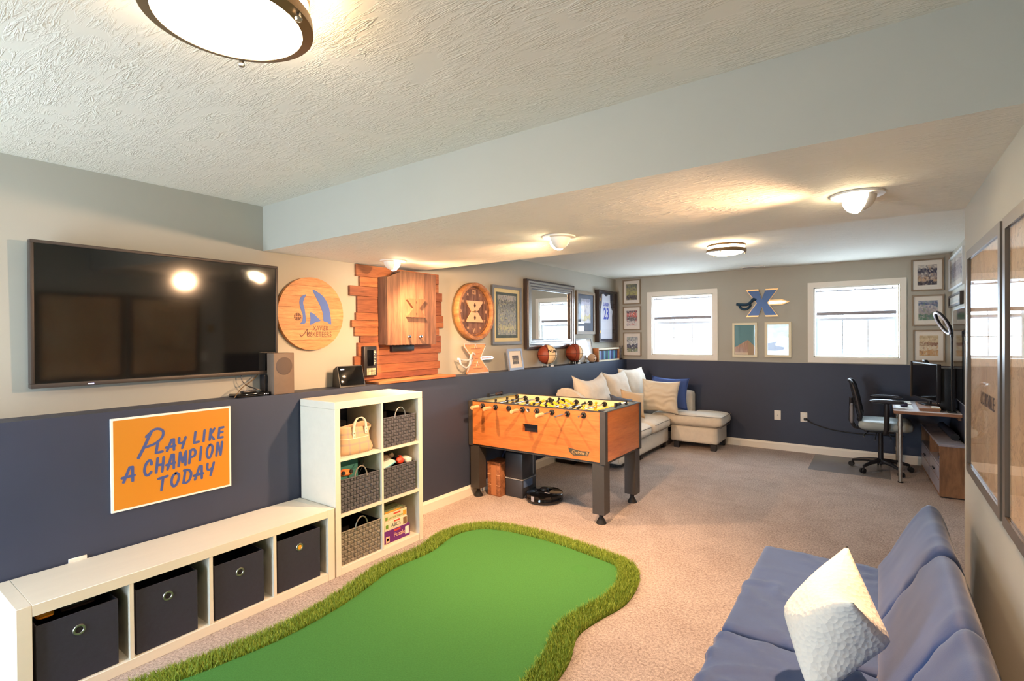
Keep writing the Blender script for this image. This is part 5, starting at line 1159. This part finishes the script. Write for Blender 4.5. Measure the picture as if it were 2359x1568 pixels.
for a, b in ((y0+.022, (y0+y1)/2-.012), ((y0+y1)/2+.012, y1-.022)):
    dw = bx('drawer', (x0-.002, a, .036), (x1-.02, b, .282), M_contop, t); 
    bx('drawer_pull', (x0-.016, (a+b)/2-.05, .20), (x0-.0022, (a+b)/2+.05, .212), M_black, dw, .002, 1)
    bx('drawer_groove', (x0-.0032, a, .158), (x0-.0021, b, .163), M_con, dw)
t = thing('cable_box', 'dark electronic box on the open shelf of the console', 'media player', (3.7456, 6.3543, .3035), math.radians(2.6)); bx('body', (-.075, -.12, 0), (.06, .12, .05), M_blackgloss, t, .004); bx('display', (-.0762, -.05, .015), (-.0752, .05, .035), plain('dim_display', srgb(70, 80, 130), .3), t)
t = thing('soundbar', 'long rounded black soundbar on top of the console', 'soundbar', (3.7701, 6.8059, .4965), math.radians(2.6)); tb('body', [(0, -.40, .033), (0, .40, .033)], .033, plain('soundbar_cloth', srgb(40, 44, 60), .4), t, 16)
for s in (-1, 1): lt('end_cap', [(0, .004), (.033, .004), (.0335, 0), (.0335, -.006)], M_black, t, 20, Matrix.Translation((0, s*.40, .033)) @ Matrix.Rotation(-PI/2*s, 4, 'X'))

# ------------------------------------------------------------------ partition: framed maps, switch
M_mapfr = plain('map_frame', srgb(100, 90, 80), .35, .2)
def map_mat(seed):
    g = NT('old_map'); g.p.inputs['Roughness'].default_value = .6
    v = g.coords((1, 1, 1), loc=(seed, seed, seed)); n1 = g.noise(v, 3.5, 4, .6, .4); n2 = g.noise(v, 9, 6, .65, 1.2)
    col = g.ramp(n1, [(.3, srgb(206, 160, 112)), (.5, srgb(224, 184, 138)), (.7, srgb(232, 202, 164))])
    ln = g.math('LESS_THAN', g.math('ABSOLUTE', g.math('SUBTRACT', n2, .5)), .012)
    g.base(g.mix(g.math('MULTIPLY', ln, .5), col, srgb(130, 98, 70))); return g.m
for i, (yc, lab) in enumerate(((2.552, 'tall framed antique map on the partition nearest its end'), (1.765, 'tall framed antique map second from the partition end'), (.98, 'tall framed antique map third from the partition end'))):
    t = frame('framed_map', lab, (W1, yc, .935), RW, .745, .935, .036, .026, M_mapfr, (.0, .0, .0, .0), map_mat(i*3.1), None, group='framed maps on the partition')
    if i == 0: text(t, 'lettering', 'LOUISVILLE', .07, .06, .34, -.0148, plain('map_ink', srgb(120, 92, 74), .7), xs=.8)
t = thing('wall_switch', 'small brass wall plate on the partition beside the first map', 'switch', (W1, 3.062, 1.455), RW)
bx('plate', (-.036, -.006, 0), (.036, 0, .085), M_brass, t, .002, 1); bx('toggle', (-.005, -.016, .035), (.005, -.0062, .052), M_white, t)
t = thing('partition_outlet', 'white double switch low on the partition edge beside the first map', 'switch', (W1, 2.985, 1.09), RW)
bx('plate', (-.036, -.006, 0), (.036, 0, .115), M_white, t, .002, 1); bx('toggle', (-.015, -.012, .04), (-.006, -.0062, .075), M_paper, t); bx('toggle', (.006, -.012, .04), (.015, -.0062, .075), M_paper, t)

# ------------------------------------------------------------------ blue futon
M_fut = plain('futon_microfibre', srgb(40, 67, 118), .7, var=.10, vs=5, bump=.15, bs=200, sheen=.25)
t = thing('blue_futon', 'blue fabric futon sofa along the partition under the framed maps', 'futon', (3.1, 2.1, 0))
def wrinkle(bm, amp, seed, dirv, freq=7.):
    for v in bm.verts:
        q = Vector((v.co.x*dirv[0], v.co.y*dirv[1], v.co.z*dirv[2]))*freq+Vector((seed, seed, seed))
        r = noise.noise(q); r2 = noise.noise(q*.35+Vector((3, 1, 7))); v.co += v.normal*amp*(math.exp(-(r/.09)**2)*max(0, r2+.25)-.35*max(0, r2))
def fut(name, lo, hi, r, cuts, bulge, amp, seed, dirv, M=None):
    bm = NB(); smoothbox(bm, lo, hi, r, cuts, bulge, M); bm.normal_update(); wrinkle(bm, amp, seed, dirv); return obj(name, bm, M_fut, t, smooth='all')
for i, (a, b) in enumerate(((-.88, -.052), (-.046, .90))): fut('seat_section', (-.405, a, .255), (.14, b, .405), .026, 40, (0, 0, .002), .018, i*3.7+1, (.8, 1.3, 1.))
YS = [(-.88, -.285), (-.28, .315), (.32, .915)]
for i, (a, b) in enumerate(YS):
    sh = Matrix.Translation((.088, 0, .40)) @ Matrix(((1, 0, .55, 0), (0, 1, 0, 0), (0, 0, 1, 0), (0, 0, 0, 1)))
    bm = NB(); P0 = [(.0, -.02), (.055, .09), (.11, .19), (.165, .285), (.200, .322), (.235, .318), (.262, .28), (.30, .16), (.335, .02), (.345, -.10), (.20, -.16), (.04, -.12)]
    # rounded, backward-leaning section
    pts = catmull([Vector((x, z)) for x, z in P0], 4); NN = 34; rings = []
    for k in range(NN+1):
        y = a+(b-a)*k/NN; e = min(1., min(k, NN-k)/1.6); sc_ = .93+.07*math.sin(e*PI/2)
        cen = Vector((.17, .08)); ring = []
        for p in pts:
            q = cen+(p-cen)*sc_
            nz = noise.noise(Vector((q.x*3, y*13, q.y*3))+Vector((i*5.,)*3)); nz2 = abs(noise.noise(Vector((q.x*5+q.y*2, y*7, q.y*8))+Vector((i*9.+3,)*3)))
            edge = (1-e)*0+abs(2*k/NN-1)**3; q = cen+(q-cen)*(1+.012*nz+(.03+.10*edge)*(.22-nz2))
            ring.append(bm.verts.new((.085+q.x*.92, y, .41+q.y*1.0)))
        rings.append(ring)
    m_ = len(pts)
    for A, B in zip(rings, rings[1:]):
        for k in range(m_): bm.faces.new((A[k], A[(k+1) % m_], B[(k+1) % m_], B[k]))
    bm.faces.new(rings[0][::-1]); bm.faces.new(rings[-1]); obj('backrest_section', bm, M_fut, t, smooth='all')
for x_, y_ in ((-.34, .82), (-.34, -.80), (.12, .82), (.12, -.80)): bx('leg', (x_-.025, y_-.025, 0), (x_+.025, y_+.025, .256), M_foot, t, .003, 1)
bx('slat_frame', (-.36, -.86, .235), (.13, .89, .256), M_foot, t)
# white pillow: fat cushion folded along its middle
M_pil = NT('white_matelasse'); M_pil.p.inputs['Roughness'].default_value = .9; M_pil.base(srgb(238, 232, 222))
_v = M_pil.coords(); _w = M_pil.n('ShaderNodeTexVoronoi'); _w.inputs['Scale'].default_value = 70; M_pil.l(_v, _w.inputs['Vector']); M_pil.bump(_w.outputs['Distance'], .5, .006); M_pil = M_pil.m
t = thing('white_pillow', 'plump white textured pillow propped on the blue futon seat', 'pillow', (3.05, 1.95, .41))
O = Vector((3.05, 1.95, .41)); K = {'L': (2.925, 1.93, .60), 'T': (3.105, 2.14, .785), 'P': (3.139, 1.74, .765), 'R': (3.222, 1.88, .605), 'B': (3.03, 1.72, .415), 'BB': (3.13, 2.10, .415)}
cK = sum((Vector(v) for v in K.values()), Vector())/6
K = {k: cK+(Vector(v)-cK)*(1.06 if k in 'LTR' else 1.)-O for k, v in K.items()}
def patch(bm, a, b, c, d, bul, n=14, seed=0.):
    nn = ((b-a).cross(d-a)).normalized(); g = []
    for i in range(n+1):
        for j in range(n+1):
            u, v = i/n, j/n; p = a*(1-u)*(1-v)+b*u*(1-v)+c*u*v+d*(1-u)*v
            e = (16*u*(1-u)*v*(1-v))**.6; p = p+nn*bul*e+noise.noise_vector(p*9+Vector((seed,)*3))*.010*e; g.append(bm.verts.new(p))
    for i in range(n):
        for j in range(n): bm.faces.new((g[i*(n+1)+j], g[(i+1)*(n+1)+j], g[(i+1)*(n+1)+j+1], g[i*(n+1)+j+1]))
bm = NB(); k = K
patch(bm, k['L'], k['B'], k['R'], k['P'], .05, seed=1); patch(bm, k['L'], k['P'], k['R'], k['T'], .04, seed=2)
patch(bm, k['L'], k['T'], k['R'], k['BB'], .03, seed=3); patch(bm, k['L'], k['BB'], k['R'], k['B'], .0, seed=4)
bmesh.ops.remove_doubles(bm, verts=bm.verts[:], dist=.0006)
cor = [K[q] for q in 'LTRB']
for _ in range(3):
    bmesh.ops.smooth_vert(bm, verts=bm.verts[:], factor=.5, use_axis_x=True, use_axis_y=True, use_axis_z=True)
obj('cover', bm, M_pil, t, smooth='all')
